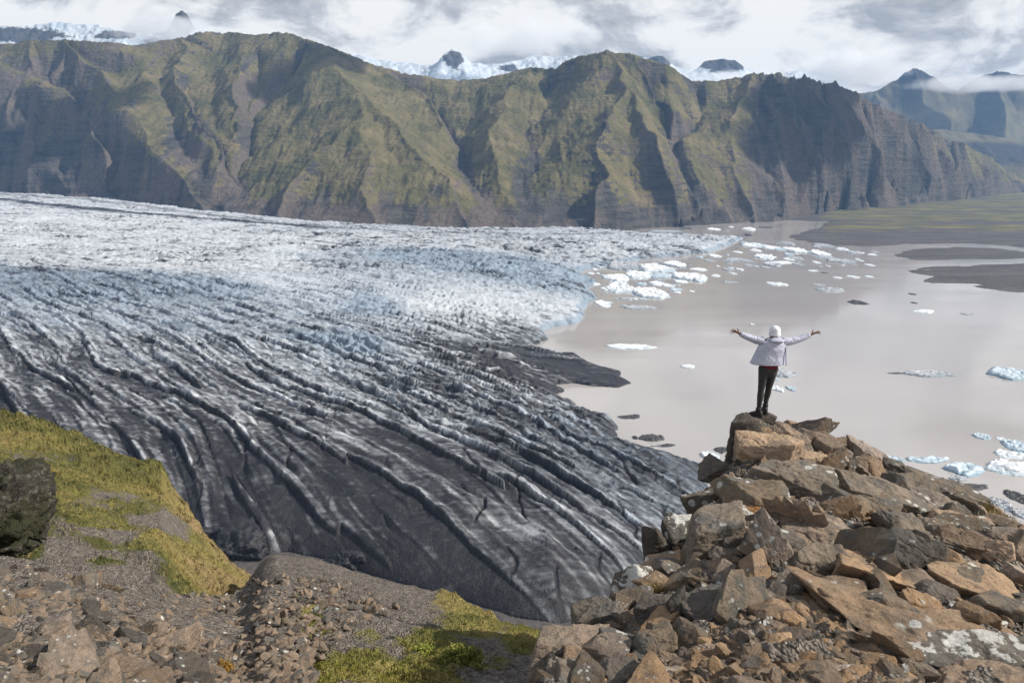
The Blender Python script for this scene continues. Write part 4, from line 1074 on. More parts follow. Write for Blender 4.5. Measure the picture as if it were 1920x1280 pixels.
def build_boulders():
    for i, (x0, y0, x1, y1, k, roll, lab) in enumerate(BLD):
        x0, x1 = 1200 + x0 / 2.415, 1200 + x1 / 2.415; y0, y1 = 750 + y0 / 2.415, 750 + y1 / 2.415
        pxc, pyc = (x0 + x1) / 2, (y0 + y1) / 2
        ey, ed = OUTC.edge(pxc)
        d = float(OUTC.depth(pxc, max(y1 - 0.25 * (y1 - y0), ey)))
        w = (x1 - x0) / FPX * d; hm = (y1 - y0) / FPX * d
        rs = np.random.RandomState(900 + i)
        L = min(w * rs.uniform(0.55, 0.8), 0.8 * hm + 0.25 * w)
        rl = abs(math.radians(roll))
        H = max(0.45 * hm, (hm - 0.40 * L - 0.5 * w * math.sin(rl)) / 0.9)
        H2 = H * 1.3
        c = at_depth(pxc, pyc, d + 0.25 * L)
        c[2] -= (H2 - H) * 0.5
        big = max(w, hm)
        P, F = rock_verts(900 + i * 7, 6 if (x1 - x0) > 60 else 5, (w * 1.06, L * 1.1, H2 * 1.04), p=70, chip=0.062, extra=7, skew=0.26)
        M = (Matrix.Rotation(math.radians(roll), 4, 'Y') @ Matrix.Rotation(rs.uniform(-0.35, 0.35), 4, 'Z') @ Matrix.Rotation(rs.uniform(-0.12, 0.12), 4, 'X'))
        P = P @ np.array(M.to_3x3()).T
        me = mesh_np('boulder', P, F, smooth=True)
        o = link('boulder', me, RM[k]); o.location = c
        tag(o, lab, 'boulder', 'boulders of the outcrop'); BOULDERS.append((o, P))
build_boulders()

# the pebbly dark boulder at the left edge of the hillside
def build_conglomerate():
    m = NT('conglomerate')
    co = m.coord(which='Object')
    n = m.noise(co, 1.2, 6, 0.6); p1 = m.voro(co, 9); p2 = m.voro(co, 22)
    cc = m.n.new('ShaderNodeSeparateColor'); m.l.new(m.voro(co, 11, out='Color'), cc.inputs[0])
    col = m.mix(m.smooth(n, 0.4, 0.6), m.ramp(cc.outputs[0], [(0, (0.028, 0.026, 0.021)), (0.7, (0.055, 0.050, 0.040)), (1, (0.10, 0.092, 0.076))]), (0.034, 0.034, 0.020))
    m.out(col, 0.95, m.bump(m.math('ADD', p1, p2), 0.7, -0.045), 0.1)
    d = 21.0
    P, F = rock_verts(77, 6, (3.6, 2.8, 3.3), p=2.6, chip=0.15, extra=6, skew=0.15)
    P += 0.07 * fbm(P[:, 0] * 5, P[:, 1] * 5, P[:, 2] * 5, 3)[:, None] * P / np.linalg.norm(P, axis=1)[:, None]
    o = link('boulder', mesh_np('boulder', P, F), m.m); o.location = at_depth(-12, 985, d)
    tag(o, 'huge dark pebbly conglomerate boulder on the left hillside', 'boulder')
build_conglomerate()

# ---- loose stones: the largest 300 one by one, the rest as gravel
def stone_protos(n, k, p=40):
    out = []
    for i in range(n):
        r = np.random.RandomState(500 + i)
        dims = np.array([1.0, r.uniform(0.6, 0.9), r.uniform(0.32, 0.7)])
        out.append(rock_verts(3000 + i, k, dims, p=p, chip=0.03, extra=4, skew=0.35))
    return out

def in_poly(px, py, poly):
    return inside(np.asarray(px, F32), np.asarray(py, F32), np.array(poly, float))

SC_RIGHT = [(1330, 1160), (1360, 1140), (1440, 1125), (1500, 1130), (1560, 1160), (1620, 1200), (1700, 1240), (1740, 1310), (1180, 1310), (1200, 1270), (1280, 1230)]
SC_GAPS = [(1040, 1250), (1140, 1150), (1210, 1090), (1250, 1030), (1300, 980), (1370, 880), (1440, 810), (1600, 860), (1750, 930), (1930, 1010), (1930, 1180), (1550, 1160), (1300, 1200), (1200, 1290), (1020, 1290)]
SC_LEFT = [(-60, 1062), (60, 1068), (130, 1085), (230, 1112), (300, 1150), (345, 1190), (400, 1230), (440, 1310), (-60, 1310)]
SC_MID = [(250, 1120), (470, 1110), (520, 1180), (560, 1250), (600, 1310), (400, 1310), (330, 1180)]
def build_stones():
    rs = np.random.RandomState(42)
    protos = stone_protos(14, 4)
    meshes = []
    for P, F in protos:
        me = mesh_np('stone', P, F, smooth=False); meshes.append(me)
    mats = {'t': RM['t'], 'b': RM['b'], 'g': RM['g'], 'd': RM['d']}
    variants = {k: [] for k in mats}
    for k, mm in mats.items():
        for me in meshes:
            c = me.copy(); c.materials.append(mm); variants[k].append(c)
    def scatter(sheet, poly, n, smin, smax, kinds, label, group, alpha=1.6, mind=0.8, kind='stone'):
        P = np.array(poly); placed = []
        tries = 0
        while len(placed) < n and tries < 20000:
            tries += 1
            px, py = rs.uniform(P[:, 0].min(), P[:, 0].max()), rs.uniform(P[:, 1].min(), P[:, 1].max())
            if not in_poly([px], [py], poly)[0]: continue
            q = sheet.point(px, py)
            s = smin + (smax - smin) * rs.uniform() ** alpha
            if any((q[0] - a[0]) ** 2 + (q[1] - a[1]) ** 2 < (mind * 0.5 * (s + a[2])) ** 2 for a in placed): continue
            placed.append((q[0], q[1], s))
            k = kinds[rs.randint(len(kinds))]
            o = bpy.data.objects.new(kind, variants[k][rs.randint(14)]); COL.objects.link(o)
            o.location = (q[0], q[1], q[2] + s * 0.12)
            o.rotation_euler = (rs.normal(0, 0.35), rs.normal(0, 0.35), rs.uniform(0, 6.28)); o.scale = (s, s, s * rs.uniform(0.8, 1.3))
            tag(o, label, kind, group)
        return placed
    scatter(OUTC, SC_RIGHT, 105, 0.10, 0.40, 'ttbb', 'angular tan stone in the scree below the outcrop boulders', 'stones of the scree below the boulders', 2.0)
    scatter(BANK, SC_LEFT, 150, 0.11, 0.48, 'bbdg', 'angular brown grey stone in the scree at the lower left', 'stones of the lower left scree', 2.2, 0.7)
    scatter(OUTC, SC_GAPS, 44, 0.12, 0.42, 'btg', 'small broken stone wedged between the outcrop boulders', 'stones between the boulders', 1.6)
    scatter(OUTC, [(1440, 815), (1480, 808), (1570, 846), (1660, 892), (1720, 918), (1840, 960), (1930, 1010), (1930, 1050), (1700, 960), (1500, 870)], 30, 0.22, 0.62, 'btgb', 'broken rock filling the crest between the skyline boulders', 'rocks along the skyline crest', 1.5, 0.6)
    scatter(OUTC, SC_GAPS, 46, 0.26, 0.6, 'btgg', 'middle sized fractured block lying among the big boulders of the outcrop', 'middle sized blocks of the outcrop', 1.3, 0.75, 'boulder')
    # gravel masses
    low = stone_protos(10, 3)
    def mass(name, sheet, polys, n, smin, smax, mat, label, lift=0.1, alpha=2.0):
        Vs, Fs, off = [], [], 0
        for poly, cnt in zip(polys, n):
            P = np.array(poly)
            px = rs.uniform(P[:, 0].min(), P[:, 0].max(), cnt * 3); py = rs.uniform(P[:, 1].min(), P[:, 1].max(), cnt * 3)
            ok = np.where(in_poly(px, py, poly))[0][:cnt]
            Q = sheet.point(px[ok], py[ok])
            for q in Q:
                s = smin + (smax - smin) * rs.uniform() ** alpha
                V, F = low[rs.randint(10)]
                M = np.array(Euler((rs.normal(0, .4), rs.normal(0, .4), rs.uniform(0, 6.28))).to_matrix())
                Vs.append((V * s) @ M.T + q + [0, 0, s * lift]); Fs.append(F + off); off += len(V)
        me = mesh_np(name, np.vstack(Vs), np.vstack(Fs), smooth=False)
        for mm in (mat, RM['b'], RM['g'], RM['d']): me.materials.append(mm)
        me.polygons.foreach_set('material_index', np.concatenate([np.full(len(f_), rs.choice([0, 0, 1, 2, 3]), np.int32) for f_ in Fs]))
        tag(link(name, me, mat), label, 'gravel', kind='stuff')
    mass('gravel', OUTC, [SC_RIGHT, SC_GAPS], [1300, 1300], 0.03, 0.17, RM['t'], 'small tan gravel and chips among the stones of the outcrop')
    mass('gravel', BANK, [SC_LEFT, SC_MID, [(470, 1080), (640, 1085), (760, 1140), (640, 1185), (560, 1300), (440, 1300)]], [2800, 1300, 1100], 0.03, 0.22, RM['b'], 'small brown gravel covering the bank at the lower left', alpha=2.6)
build_stones()
# ================================================================== icebergs and floes
def berg_material(name, top, low, ash, amount):
    m = NT(name)
    co = m.coord(which='World')
    n1 = m.noise(co, 0.35, 7, 0.65); n2 = m.noise(co, 1.4, 6, 0.6)
    st = m.n.new('ShaderNodeMapping'); m.l.new(co, st.inputs['Vector']); st.inputs['Rotation'].default_value = (0.2, 0.1, 0.5); st.inputs['Scale'].default_value = (0.08, 0.9, 0.9)
    n3 = m.noise(st.outputs['Vector'], 0.8, 5, 0.6)
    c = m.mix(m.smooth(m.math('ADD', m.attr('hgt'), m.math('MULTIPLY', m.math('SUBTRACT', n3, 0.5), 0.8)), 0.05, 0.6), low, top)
    f = m.smooth(m.math('ADD', m.math('MULTIPLY', n1, 0.5), m.math('MULTIPLY', n3, 0.6)), 0.72 - amount * 0.5, 0.82 - amount * 0.5)
    c = m.mix(f, c, m.ramp(n2, [(0.3, ash), (0.7, tuple(x * 2.0 for x in ash))]))
    m.out(c, 0.5, m.bump(m.math('ADD', n1, n2), 0.4, 0.7), 0.3)
    return m.m
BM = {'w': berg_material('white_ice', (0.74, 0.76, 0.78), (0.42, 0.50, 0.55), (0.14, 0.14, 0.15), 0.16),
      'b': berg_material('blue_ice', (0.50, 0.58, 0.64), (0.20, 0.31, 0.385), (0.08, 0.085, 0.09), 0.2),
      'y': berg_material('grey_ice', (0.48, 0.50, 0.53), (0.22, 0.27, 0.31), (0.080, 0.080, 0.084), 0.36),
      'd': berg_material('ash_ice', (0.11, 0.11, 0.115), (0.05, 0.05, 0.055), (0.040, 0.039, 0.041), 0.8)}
# centre x, centre y, width, height in photo pixels, kind, label
BERGS = [
    (1245, 433, 70, 6, 'y', 'long thin grey floe close under the mountain foot'),
    (1338, 429, 28, 6, 'w', 'small white floe under the mountain, left of the dark speck'),
    (1361, 432, 9, 4, 'y', 'tiny grey speck of ice between two small floes under the mountain'),
    (1402, 428, 24, 9, 'w', 'bright little berg with a peaked right end under the mountain'),
    (1371, 425, 10, 4, 'w', 'tiny white berg nearest to the mountain wall'),
    (1403, 440, 14, 6, 'd', 'small black lump of ice off the glacier\'s far tip'),
    (1287, 428, 26, 4, 'd', 'thin dark floe under the mountain'),
    (1436, 426, 28, 4, 'd', 'thin dark floe off the shore of the black flats'),
    (1417, 459, 55, 9, 'w', 'white floe just beyond the glacier\'s pointed far tip'),
    (1450, 464, 42, 7, 'w', 'flat white floe linking two bigger floes off the far tip'),
    (1492, 467, 42, 13, 'w', 'chunky white berg in the row off the far tip'),
    (1479, 476, 18, 7, 'b', 'small dark blue lump in front of the chunky white berg'),
    (1537, 473, 38, 12, 'w', 'white berg at the right of the row off the far tip'),
    (1433, 480, 37, 14, 'w', 'tall white berg standing alone before the row off the far tip'),
    (1384, 487, 60, 8, 'y', 'grey flat floe left of the tall white berg'),
    (1462, 491, 66, 7, 'w', 'thin white floe right below the tall white berg'),
    (1579, 467, 24, 8, 'w', 'small broken white floe near the black sand bar'),
    (1579, 488, 54, 10, 'y', 'thin scattered grey floe below the broken white one'),
    (1610, 473, 20, 4, 'w', 'sliver of ice beside the tip of the black flats'),
    (1636, 477, 16, 4, 'w', 'shortest ice sliver by the upper sand bar'),
    (1168, 497, 56, 18, 'y', 'broken grey white floe against the glacier edge'),
    (1232, 501, 62, 17, 'w', 'broad white floe in the middle of the pack by the glacier'),
    (1268, 493, 46, 15, 'w', 'domed white floe at the back of the pack'),
    (1195, 513, 52, 17, 'w', 'cracked white floe in the left half of the pack'),
    (1238, 515, 52, 11, 'b', 'bluish floe in the gap of the pack'),
    (1293, 516, 60, 20, 'w', 'large white floe at the right end of the pack'),
    (1310, 504, 32, 7, 'w', 'thin bright floe behind the right end of the pack'),
    (1154, 519, 46, 16, 'w', 'white floe touching the glacier at the left of the pack'),
    (1160, 537, 56, 22, 'w', 'thick white floe at the lower left of the pack'),
    (1217, 546, 60, 22, 'w', 'detached rough white floe lowest in the pack'),
    (1130, 566, 42, 9, 'w', 'small white floe close to the white ice edge'),
    (1196, 575, 74, 11, 'y', 'long grey white floe below the pack'),
    (1369, 528, 32, 5, 'y', 'thin grey floe in the dark reflection'),
    (1455, 531, 34, 9, 'w', 'single white floe in the middle of the lake'),
    (1525, 507, 20, 4, 'w', 'small white sliver above the grey debris floes'),
    (1545, 511, 18, 3, 'd', 'dark sliver next to the small white one'),
    (1571, 520, 18, 5, 'w', 'little white chip at the left of three near the sand bar'),
    (1599, 518, 22, 6, 'w', 'little white chip at the right of three near the sand bar'),
    (1535, 533, 28, 6, 'y', 'small grey floe behind the wide debris floe'),
    (1554, 542, 54, 10, 'y', 'wide grey debris floe in mid lake'),
    (1630, 518, 16, 4, 'w', 'faint ice chip before the lower sand bar'),
    (1607, 566, 36, 9, 'd', 'dark double lump of ice in mid lake'),
    (1711, 551, 13, 4, 'd', 'tiny dark lump under the lower sand bar'),
    (1714, 567, 10, 4, 'd', 'tiny dark lump above the white floe with a raised end'),
    (1730, 583, 42, 8, 'w', 'white floe with a raised left end at the right of the lake'),
    (1815, 588, 20, 5, 'y', 'small pale floe near the right edge of the lake'),
    (1411, 607, 9, 5, 'w', 'tiny white chip right above the hiker\'s left hand'),
    (1181, 648, 104, 15, 'w', 'long white floe with dark cracks left of the hiker'),
    (1289, 685, 28, 12, 'w', 'small round white floe between the long floe and the hiker'),
    (1468, 698, 52, 18, 'y', 'grey streaked floe behind the hiker\'s hips'),
    (1453, 711, 20, 6, 'b', 'small blue ledge of ice behind the hiker\'s thigh'),
    (1455, 726, 26, 15, 'w', 'white angular berg beside the hiker\'s knee'),
    (1482, 725, 20, 17, 'b', 'bluish peaked berg just right of the angular one by the hiker\'s knee'),
    (1742, 699, 88, 14, 'y', 'ash streaked berg with dark ends right of the hiker'),
    (1680, 699, 40, 4, 'd', 'thin dark tail of ice beside the ash streaked berg'),
    (1898, 698, 78, 24, 'b', 'blue white berg cut by the right picture edge'),
    (1181, 780, 48, 11, 'd', 'single dark ice block off the ash grey glacier edge'),
    (1221, 818, 50, 18, 'd', 'dark floe group\'s largest block near the glacier corner'),
    (1244, 834, 58, 8, 'd', 'flat dark floe below the largest dark block'),
    (1190, 819, 13, 9, 'd', 'small dark lump left of the largest dark block'),
    (1352, 841, 28, 14, 'd', 'grey block against the summit rock'),
    (1331, 851, 38, 22, 'w', 'white jagged floe beside the summit rock'),
    (1842, 816, 28, 13, 'b', 'small dark blue berg with a pointed left end'),
    (1876, 821, 18, 7, 'w', 'small white floe right of the dark blue berg'),
    (1908, 832, 46, 28, 'b', 'tilted blue plate of ice at the right edge'),
    (1900, 851, 62, 16, 'w', 'smooth white blue floe below the tilted plate'),
    (1672, 858, 46, 15, 'b', 'pale blue floe behind the rocky skyline'),
    (1738, 860, 84, 17, 'b', 'striped blue floe with a grey left wing'),
    (1811, 876, 74, 26, 'b', 'bright blue striped floe in front of the grey winged one'),
    (1794, 895, 34, 13, 'y', 'grey lump in front of the blue striped floes'),
    (1820, 910, 70, 13, 'd', 'flat dark ice sheet below the blue striped floes'),
    (1888, 874, 74, 28, 'w', 'dirty white crumbled floe at the right edge'),
    (1877, 943, 34, 27, 'y', 'grey berg just above the right shoulder of the outcrop'),
    (1912, 930, 34, 25, 'd', 'dark berg at the right edge above the outcrop'),
    (1912, 958, 30, 17, 'y', 'lowest grey floe at the right edge'),
]
PACK = [(1105, 505), (1150, 480), (1250, 474), (1345, 470), (1395, 452), (1480, 450), (1650, 470), (1640, 500), (1560, 500), (1400, 505), (1340, 530), (1260, 560), (1140, 585), (1110, 560)]
_r = np.random.RandomState(17)
_n = 0
while _n < 115:
    _x, _y = _r.uniform(1100, 1660), _r.uniform(450, 590)
    if inside(np.array([_x], F32), np.array([_y], F32), np.array(PACK, float))[0]:
        _w = 6 + 30 * _r.uniform() ** 2
        BERGS.append((_x, _y, _w, 2.5 + _w * 0.2, 'wwyyb'[_r.randint(5)], None)); _n += 1
def build_bergs():
    nr, na = 22, 72
    th = np.linspace(0, 2 * math.pi, na, endpoint=False)[None, :]
    for i, (cx, cy, w, hpx, k, lab) in enumerate(BERGS):
        if 1100 < cx < 1340 and 470 < cy < 560 and lab: w, hpx = w * 1.18, hpx * 1.15
        if lab is None: nr, na, th = 8, 28, np.linspace(0, 2 * math.pi, 28, endpoint=False)[None, :]
        rs = np.random.RandomState(i + 5)
        c = at_z(cx, cy + 0.18 * hpx, 0.0)
        dist = float(np.linalg.norm(c - [0, 0, CAMZ])); sc = dist / FPX
        sinv = CAMZ / dist
        W = w * sc; Hv = hpx * sc
        top = min(0.32 * Hv, 0.10 * W + 0.8)                # height of the ice above water
        Lg = max(0.25 * W, (Hv - top * 0.9) / sinv)
        Lg = min(Lg, 2.2 * W)
        r = (np.linspace(0, 1, nr) ** 0.75)[:, None]
        o1 = rs.uniform(-40, 40, 2)
        npl = rs.randint(5, 9)
        pa = (np.arange(npl) + rs.uniform(-0.4, 0.4, npl)) / npl * 2 * math.pi; pd = rs.uniform(0.75, 1.0, npl)
        rim = (np.maximum(np.cos(th[0][:, None] - pa), 0) / pd) ** 14
        rim = np.minimum(rim.sum(1) ** (-1 / 14), 1.35)[None, :]
        rim = rim * (1 + 0.16 * fbm(2.6 * np.cos(th) + o1[0], 2.6 * np.sin(th) + o1[1], 0.3, 4, 0.65, seed=i % 40))
        rim = rim / max(np.abs(rim * np.cos(th)).max(), 0.6)
        x = r * rim * np.cos(th) * W / 2; y = r * rim * np.sin(th) * Lg / 2
        yaw = rs.uniform(-0.15, 0.15)
        X = x * math.cos(yaw) - y * math.sin(yaw); Y = x * math.sin(yaw) + y * math.cos(yaw)
        s = max(1.0, W / 4); ca, sa = math.cos(rs.uniform(-.5, .5)), math.sin(rs.uniform(-.5, .5))
        st_ = fbm((X * ca + Y * sa) / (s * 1.6) + o1[0], (Y * ca - X * sa) / (s * 0.35) + o1[1], 0, 4, 0.55, seed=(i * 3) % 60)
        body = 0.62 + 0.42 * st_ + 0.16 * fbm(X / (s * .5) + o1[1], Y / (s * .5), 3, 3, 0.5, seed=i % 29) - 0.35 * np.exp(-np.abs(perlin(X / s * 1.3 + o1[0], Y / s * 1.3, 2, seed=i % 33)) / 0.07)
        body = body + rs.uniform(-0.45, 0.45) * X / (W / 2) + rs.uniform(-0.1, 0.4) * Y / (Lg / 2)
        prof = np.clip((1 - r) * 5.5, 0, 1) ** 0.6
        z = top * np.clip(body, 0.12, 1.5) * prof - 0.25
        z[-1] = -0.8
        P = np.stack([X, Y, z], -1)
        idx = np.arange(nr * na).reshape(nr, na)
        f = np.stack([idx[:-1], idx[1:], np.roll(idx[1:], -1, 1), np.roll(idx[:-1], -1, 1)], -1).reshape(-1, 4)
        nm = 'iceberg' if lab else 'ice_fragment'
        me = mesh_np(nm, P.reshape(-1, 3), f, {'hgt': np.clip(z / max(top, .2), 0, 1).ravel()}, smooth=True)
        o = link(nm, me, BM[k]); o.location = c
        if lab: tag(o, lab, 'iceberg', 'ice floes on the lake')
        else: tag(o, 'tiny ice fragment drifting between the floes near the glacier front', 'ice fragment', 'ice fragments among the floes')
build_bergs()

def build_ice_blocks():
    for i, (px, py, w, h, lab) in enumerate([
        (455, 1022, 86, 42, 'big black ash covered ice block fallen at the snout by the mossy slope'),
        (408, 1006, 44, 32, 'smaller black ice block tucked behind the big fallen one'),
        (655, 1050, 48, 36, 'black ice block at the snout behind the gravel bank')]):
        c = at_z(px, py + h * 0.35, 1.0); d = float(np.linalg.norm(c - [0, 0, CAMZ])) / FPX
        P, F = rock_verts(7100 + i, 5, (w * d, w * d * 0.7, h * d * 1.1), p=50, chip=0.17, extra=9, skew=0.35)
        o = link('ice_block', mesh_np('ice_block', P, F, {'hgt': np.zeros(len(P))}), berg_material('snout_ash', (0.03, 0.03, 0.034), (0.022, 0.022, 0.026), (0.016, 0.016, 0.019), 0.6)); o.location = c + np.array([0, 0, h * d * 0.3])
        tag(o, lab, 'ice block', 'ash covered ice blocks at the snout')
build_ice_blocks()
# ================================================================== the hiker
def simple_mat(name, col, rough=0.8, bump=None, var=0.15):
    m = NT(name); co = m.coord(which='Object')
    n = m.noise(co, 22, 6, 0.6)
    c = m.ramp(n, [(0.3, tuple(x * (1 - var) for x in col)), (0.7, tuple(min(1, x * (1 + var)) for x in col))])
    m.out(c, rough, m.bump(n, 0.4, bump or 0.01), 0.3)
    return m.m

def build_person():
    k = 1.744e-3 * 1.01
    foot = at_depth(1427.5, 780.0, 14.25)
    U = lambda u, v, y=0.0: np.array([(u - 515) * k, y, (1112 - v) * k])
    # stand the knobbly stone under the soles
    st, SP_ = BOULDERS[1]
    st.location = (foot[0] + 0.03, foot[1] + 0.10, 0)
    loc = SP_ + np.array(st.location)
    nearv = loc[(np.abs(loc[:, 0] - foot[0]) < 0.16) & (np.abs(loc[:, 1] - foot[1] - 0.08) < 0.22)]
    st.location.z = foot[2] - float(np.percentile(nearv[:, 2], 85)) + 0.01
    skin = simple_mat('skin', (0.17, 0.095, 0.07), 0.6)
    jack = NT('quilted_jacket')
    co = jack.coord(which='Object'); n = jack.noise(co, 9, 5, 0.6)
    jack.out(jack.ramp(n, [(0.3, (0.36, 0.37, 0.46)), (0.7, (0.50, 0.51, 0.60))]), 0.42, jack.bump(n, 0.8, 0.05), 0.4)
    legm = simple_mat('leggings_cloth', (0.040, 0.040, 0.038)); bootm = simple_mat('boot_leather', (0.028, 0.024, 0.026), 0.6)
    redm = simple_mat('red_shirt_cloth', (0.12, 0.015, 0.022)); hatm = simple_mat('knitted_hat', (0.66, 0.68, 0.70), 0.9, 0.02)
    # --- body: one skinned figure
    verts, rad, edges = [], [], []
    def add(p, r, parent=None):
        verts.append(tuple(p)); rad.append(r)
        if parent is not None: edges.append((parent, len(verts) - 1))
        return len(verts) - 1
    pel = add(U(545, 600), 0.095)
    wai = add(U(548, 500), 0.105, pel); che = add(U(560, 380), 0.11, wai); upc = add(U(568, 325), 0.075, che)
    nek = add(U(585, 265, 0.02), 0.052, upc); hd = add(U(592, 222, 0.03), 0.075, nek); hd2 = add(U(592, 180, 0.03), 0.078, hd)
    add(U(592, 222, 0.13), 0.018, hd)                                  # nose
    for (hip, kn, an, fy) in (((500, 640), (490, 830), (483, 1045), 0.0), ((594, 640), (586, 825), (573, 1025), 0.12)):
        h = add(U(*hip, fy * 0.3), 0.085, pel); q = add(U(*kn, fy * 0.8), 0.055, h)
        add(U((kn[0] + an[0]) / 2, (kn[1] + an[1]) / 2 - 25, fy), 0.054, q); f = add(U(*an, fy + 0.01), 0.038, len(verts) - 1)
        add(U(an[0] + (-22 if fy == 0 else 6), an[1] + 40, fy + 0.08), 0.032, f)
    for sgn, pts in ((-1, [(455, 300), (345, 272), (232, 224)]), (1, [(690, 308), (830, 286), (963, 236)])):
        sh = add(U(*pts[0]), 0.048, upc); el = add(U(*pts[1], 0.01), 0.045, sh); wr = add(U(*pts[2], 0.03), 0.027, el)
        d = np.array(U(*pts[2])) - np.array(U(*pts[1])); d /= np.linalg.norm(d)
        up = np.array([0, 0.35, 0.94]); up -= d * up.dot(d); up /= np.linalg.norm(up); sd_ = np.cross(d, up)
        W0 = np.array(verts[wr]); palm = add(W0 + d * 0.055 + up * 0.004, 0.024, wr); pe = add(W0 + d * 0.085 + up * .006, 0.021, palm)
        for j, (ln, off, lift) in enumerate(((0.075, -0.030, 0.02), (0.088, -0.010, 0.006), (0.082, 0.011, -0.004), (0.062, 0.031, -0.02))):
            b0 = add(W0 + d * 0.095 + sd_ * off * 1.0 + up * lift * 0.5, 0.0095, pe)
            b1 = add(np.array(verts[b0]) + d * ln * 0.5 + up * (lift * 0.6 - 0.004) + sd_ * off * 0.25, 0.0085, b0)
            add(np.array(verts[b1]) + d * ln * 0.5 + up * (lift * 0.5 - 0.014), 0.007, b1)
        t0 = add(W0 + d * 0.04 + up * 0.03 - sd_ * 0.02, 0.011, palm); t1 = add(np.array(verts[t0]) + d * 0.028 + up * 0.026, 0.0095, t0)
        add(np.array(verts[t1]) + d * 0.020 + up * 0.014, 0.008, t1)
    me = bpy.data.meshes.new('person'); me.from_pydata(verts, edges, []); 
    tmp = bpy.data.objects.new('person', me); COL.objects.link(tmp)
    sk = tmp.modifiers.new('skin', 'SKIN'); sk.use_smooth_shade = True
    for v, r in zip(me.skin_vertices[0].data, rad): v.radius = (r, r)
    me.skin_vertices[0].data[0].use_root = True
    sb = tmp.modifiers.new('sub', 'SUBSURF'); sb.levels = 2; sb.render_levels = 2
    dg = bpy.context.evaluated_depsgraph_get()
    body = bpy.data.meshes.new_from_object(tmp.evaluated_get(dg))
    bpy.data.objects.remove(tmp); bpy.data.meshes.remove(me)
    body.name = 'person'; body.materials.clear()
    person = link('person', body, skin, smooth=True)
    person.location = foot
    tag(person, 'hiker in lilac puffer jacket and white hat standing with arms spread on the summit rock', 'person')

    def loft(name, rings, mat, na=40, smooth=True, cap=True):
        """rings: (centre, axis a, axis b[, superellipse power])"""
        th = np.linspace(0, 2 * math.pi, na, endpoint=False)
        P = []
        for rg in rings:
            c, a, b = (np.array(x, float) for x in rg[:3]); e = rg[3] if len(rg) > 3 else 1.0
            ct, s_ = np.cos(th), np.sin(th)
            ct = np.sign(ct) * np.abs(ct) ** e; s_ = np.sign(s_) * np.abs(s_) ** e
            P.append(c + ct[:, None] * a + s_[:, None] * b)
        P = np.array(P); n = len(P); V = P.reshape(-1, 3)
        i = np.arange(n * na).reshape(n, na)
        F = np.stack([i[:-1], np.roll(i[:-1], -1, 1), np.roll(i[1:], -1, 1), i[1:]], -1).reshape(-1, 4)
        if cap:
            V = np.vstack([V, P[0].mean(0), P[-1].mean(0)])
            c0, c1 = n * na, n * na + 1
            t0 = np.stack([np.roll(i[0], -1), i[0], np.full(na, c0), np.full(na, c0)], -1)
            t1 = np.stack([i[-1], np.roll(i[-1], -1), np.full(na, c1), np.full(na, c1)], -1)
            me = bpy.data.meshes.new(name)
            me.from_pydata(V.tolist(), [], F.tolist() + t0[:, :3].tolist() + t1[:, :3].tolist())
        else:
            me = mesh_np(name, V, F)
        return link(name, me, mat, person, smooth=smooth)

    def interp_rings(keys, n):
        """keys: (v, u0, u1, depth, y)"""
        kk = np.array(keys, float); vv = np.linspace(kk[0, 0], kk[-1, 0], n)
        return [(v, *[np.interp(v, kk[:, 0], kk[:, j]) for j in (1, 2, 3, 4)]) for v in vv]
    # jacket torso with quilting, open and flared at the front
    rings = []
    for v, u0, u1, dp, y in interp_rings([(262, 540, 640, .06, .02), (280, 500, 668, .085, .01), (300, 462, 690, .105, 0), (330, 440, 706, .125, 0), (370, 424, 712, .14, 0), (430, 402, 712, .155, .01), (490, 380, 714, .175, .02), (538, 364, 718, .19, .03), (542, 368, 714, .18, .03), (538, 380, 700, .17, .03)][:9], 90):
        q = 0.0035 * abs(math.sin((v - 262) / 19.0 * math.pi)) ** 0.6
        rings.append((U((u0 + u1) / 2, v + 0.02 * (u1 - u0) * 0, y), (((u1 - u0) / 2 * k) + q, 0, 0), (0, dp + q, 0), 0.85))
    jk = loft('jacket', rings, jack.m, na=56)
    for pts in ([(470, 300, .082), (400, 290, .072), (345, 270, .064), (290, 250, .056), (236, 226, .046)], [(680, 308, .084), (760, 302, .074), (830, 286, .064), (900, 262, .056), (957, 239, .047)]):
        a = np.array(pts, float); n = 60; t = np.linspace(0, len(a) - 1, n); rg = []
        for tt in t:
            u, v, r = [np.interp(tt, range(len(a)), a[:, j]) for j in range(3)]
            r = r * 0.93 + 0.0045 * abs(math.sin(tt * math.pi * 3.6)) ** 0.6 - (0.008 if tt > len(a) - 1.12 else 0)
            i0 = min(int(tt), len(a) - 2); d = U(*a[i0 + 1, :2]) - U(*a[i0, :2]); d /= np.linalg.norm(d)
            nrm = np.array([-d[2], 0, d[0]])
            rg.append((U(u, v, 0.03 * tt / 4), nrm * r, np.array([0, r, 0])))
        loft('sleeve', rg, jack.m, na=28).parent = jk
    hood = []
    for t in np.linspace(0, 1, 24):
        s_ = math.sin(math.pi * min(1, 0.06 + t * 0.94)) ** 0.55
        hood.append((U(596 + 4 * t, 252 + 62 * t, -0.055 - 0.05 * math.sin(math.pi * t)), ((0.085 + 0.045 * math.sin(math.pi * t)) * s_ + 0.006, 0, 0), (0, 0.075 * s_ + 0.004, 0.0)))
    loft('hood', hood, jack.m, na=36).parent = jk
    seam = []
    for v in np.linspace(350, 538, 30): seam.append((U(693 + (v - 350) * 0.06, v, -0.085 - 0.0002 * (v - 350)), (0.010, 0, 0), (0, 0.012, 0)))
    loft('pocket_zip', seam, simple_mat('jacket_zip', (0.30, 0.30, 0.40)), na=10).parent = jk
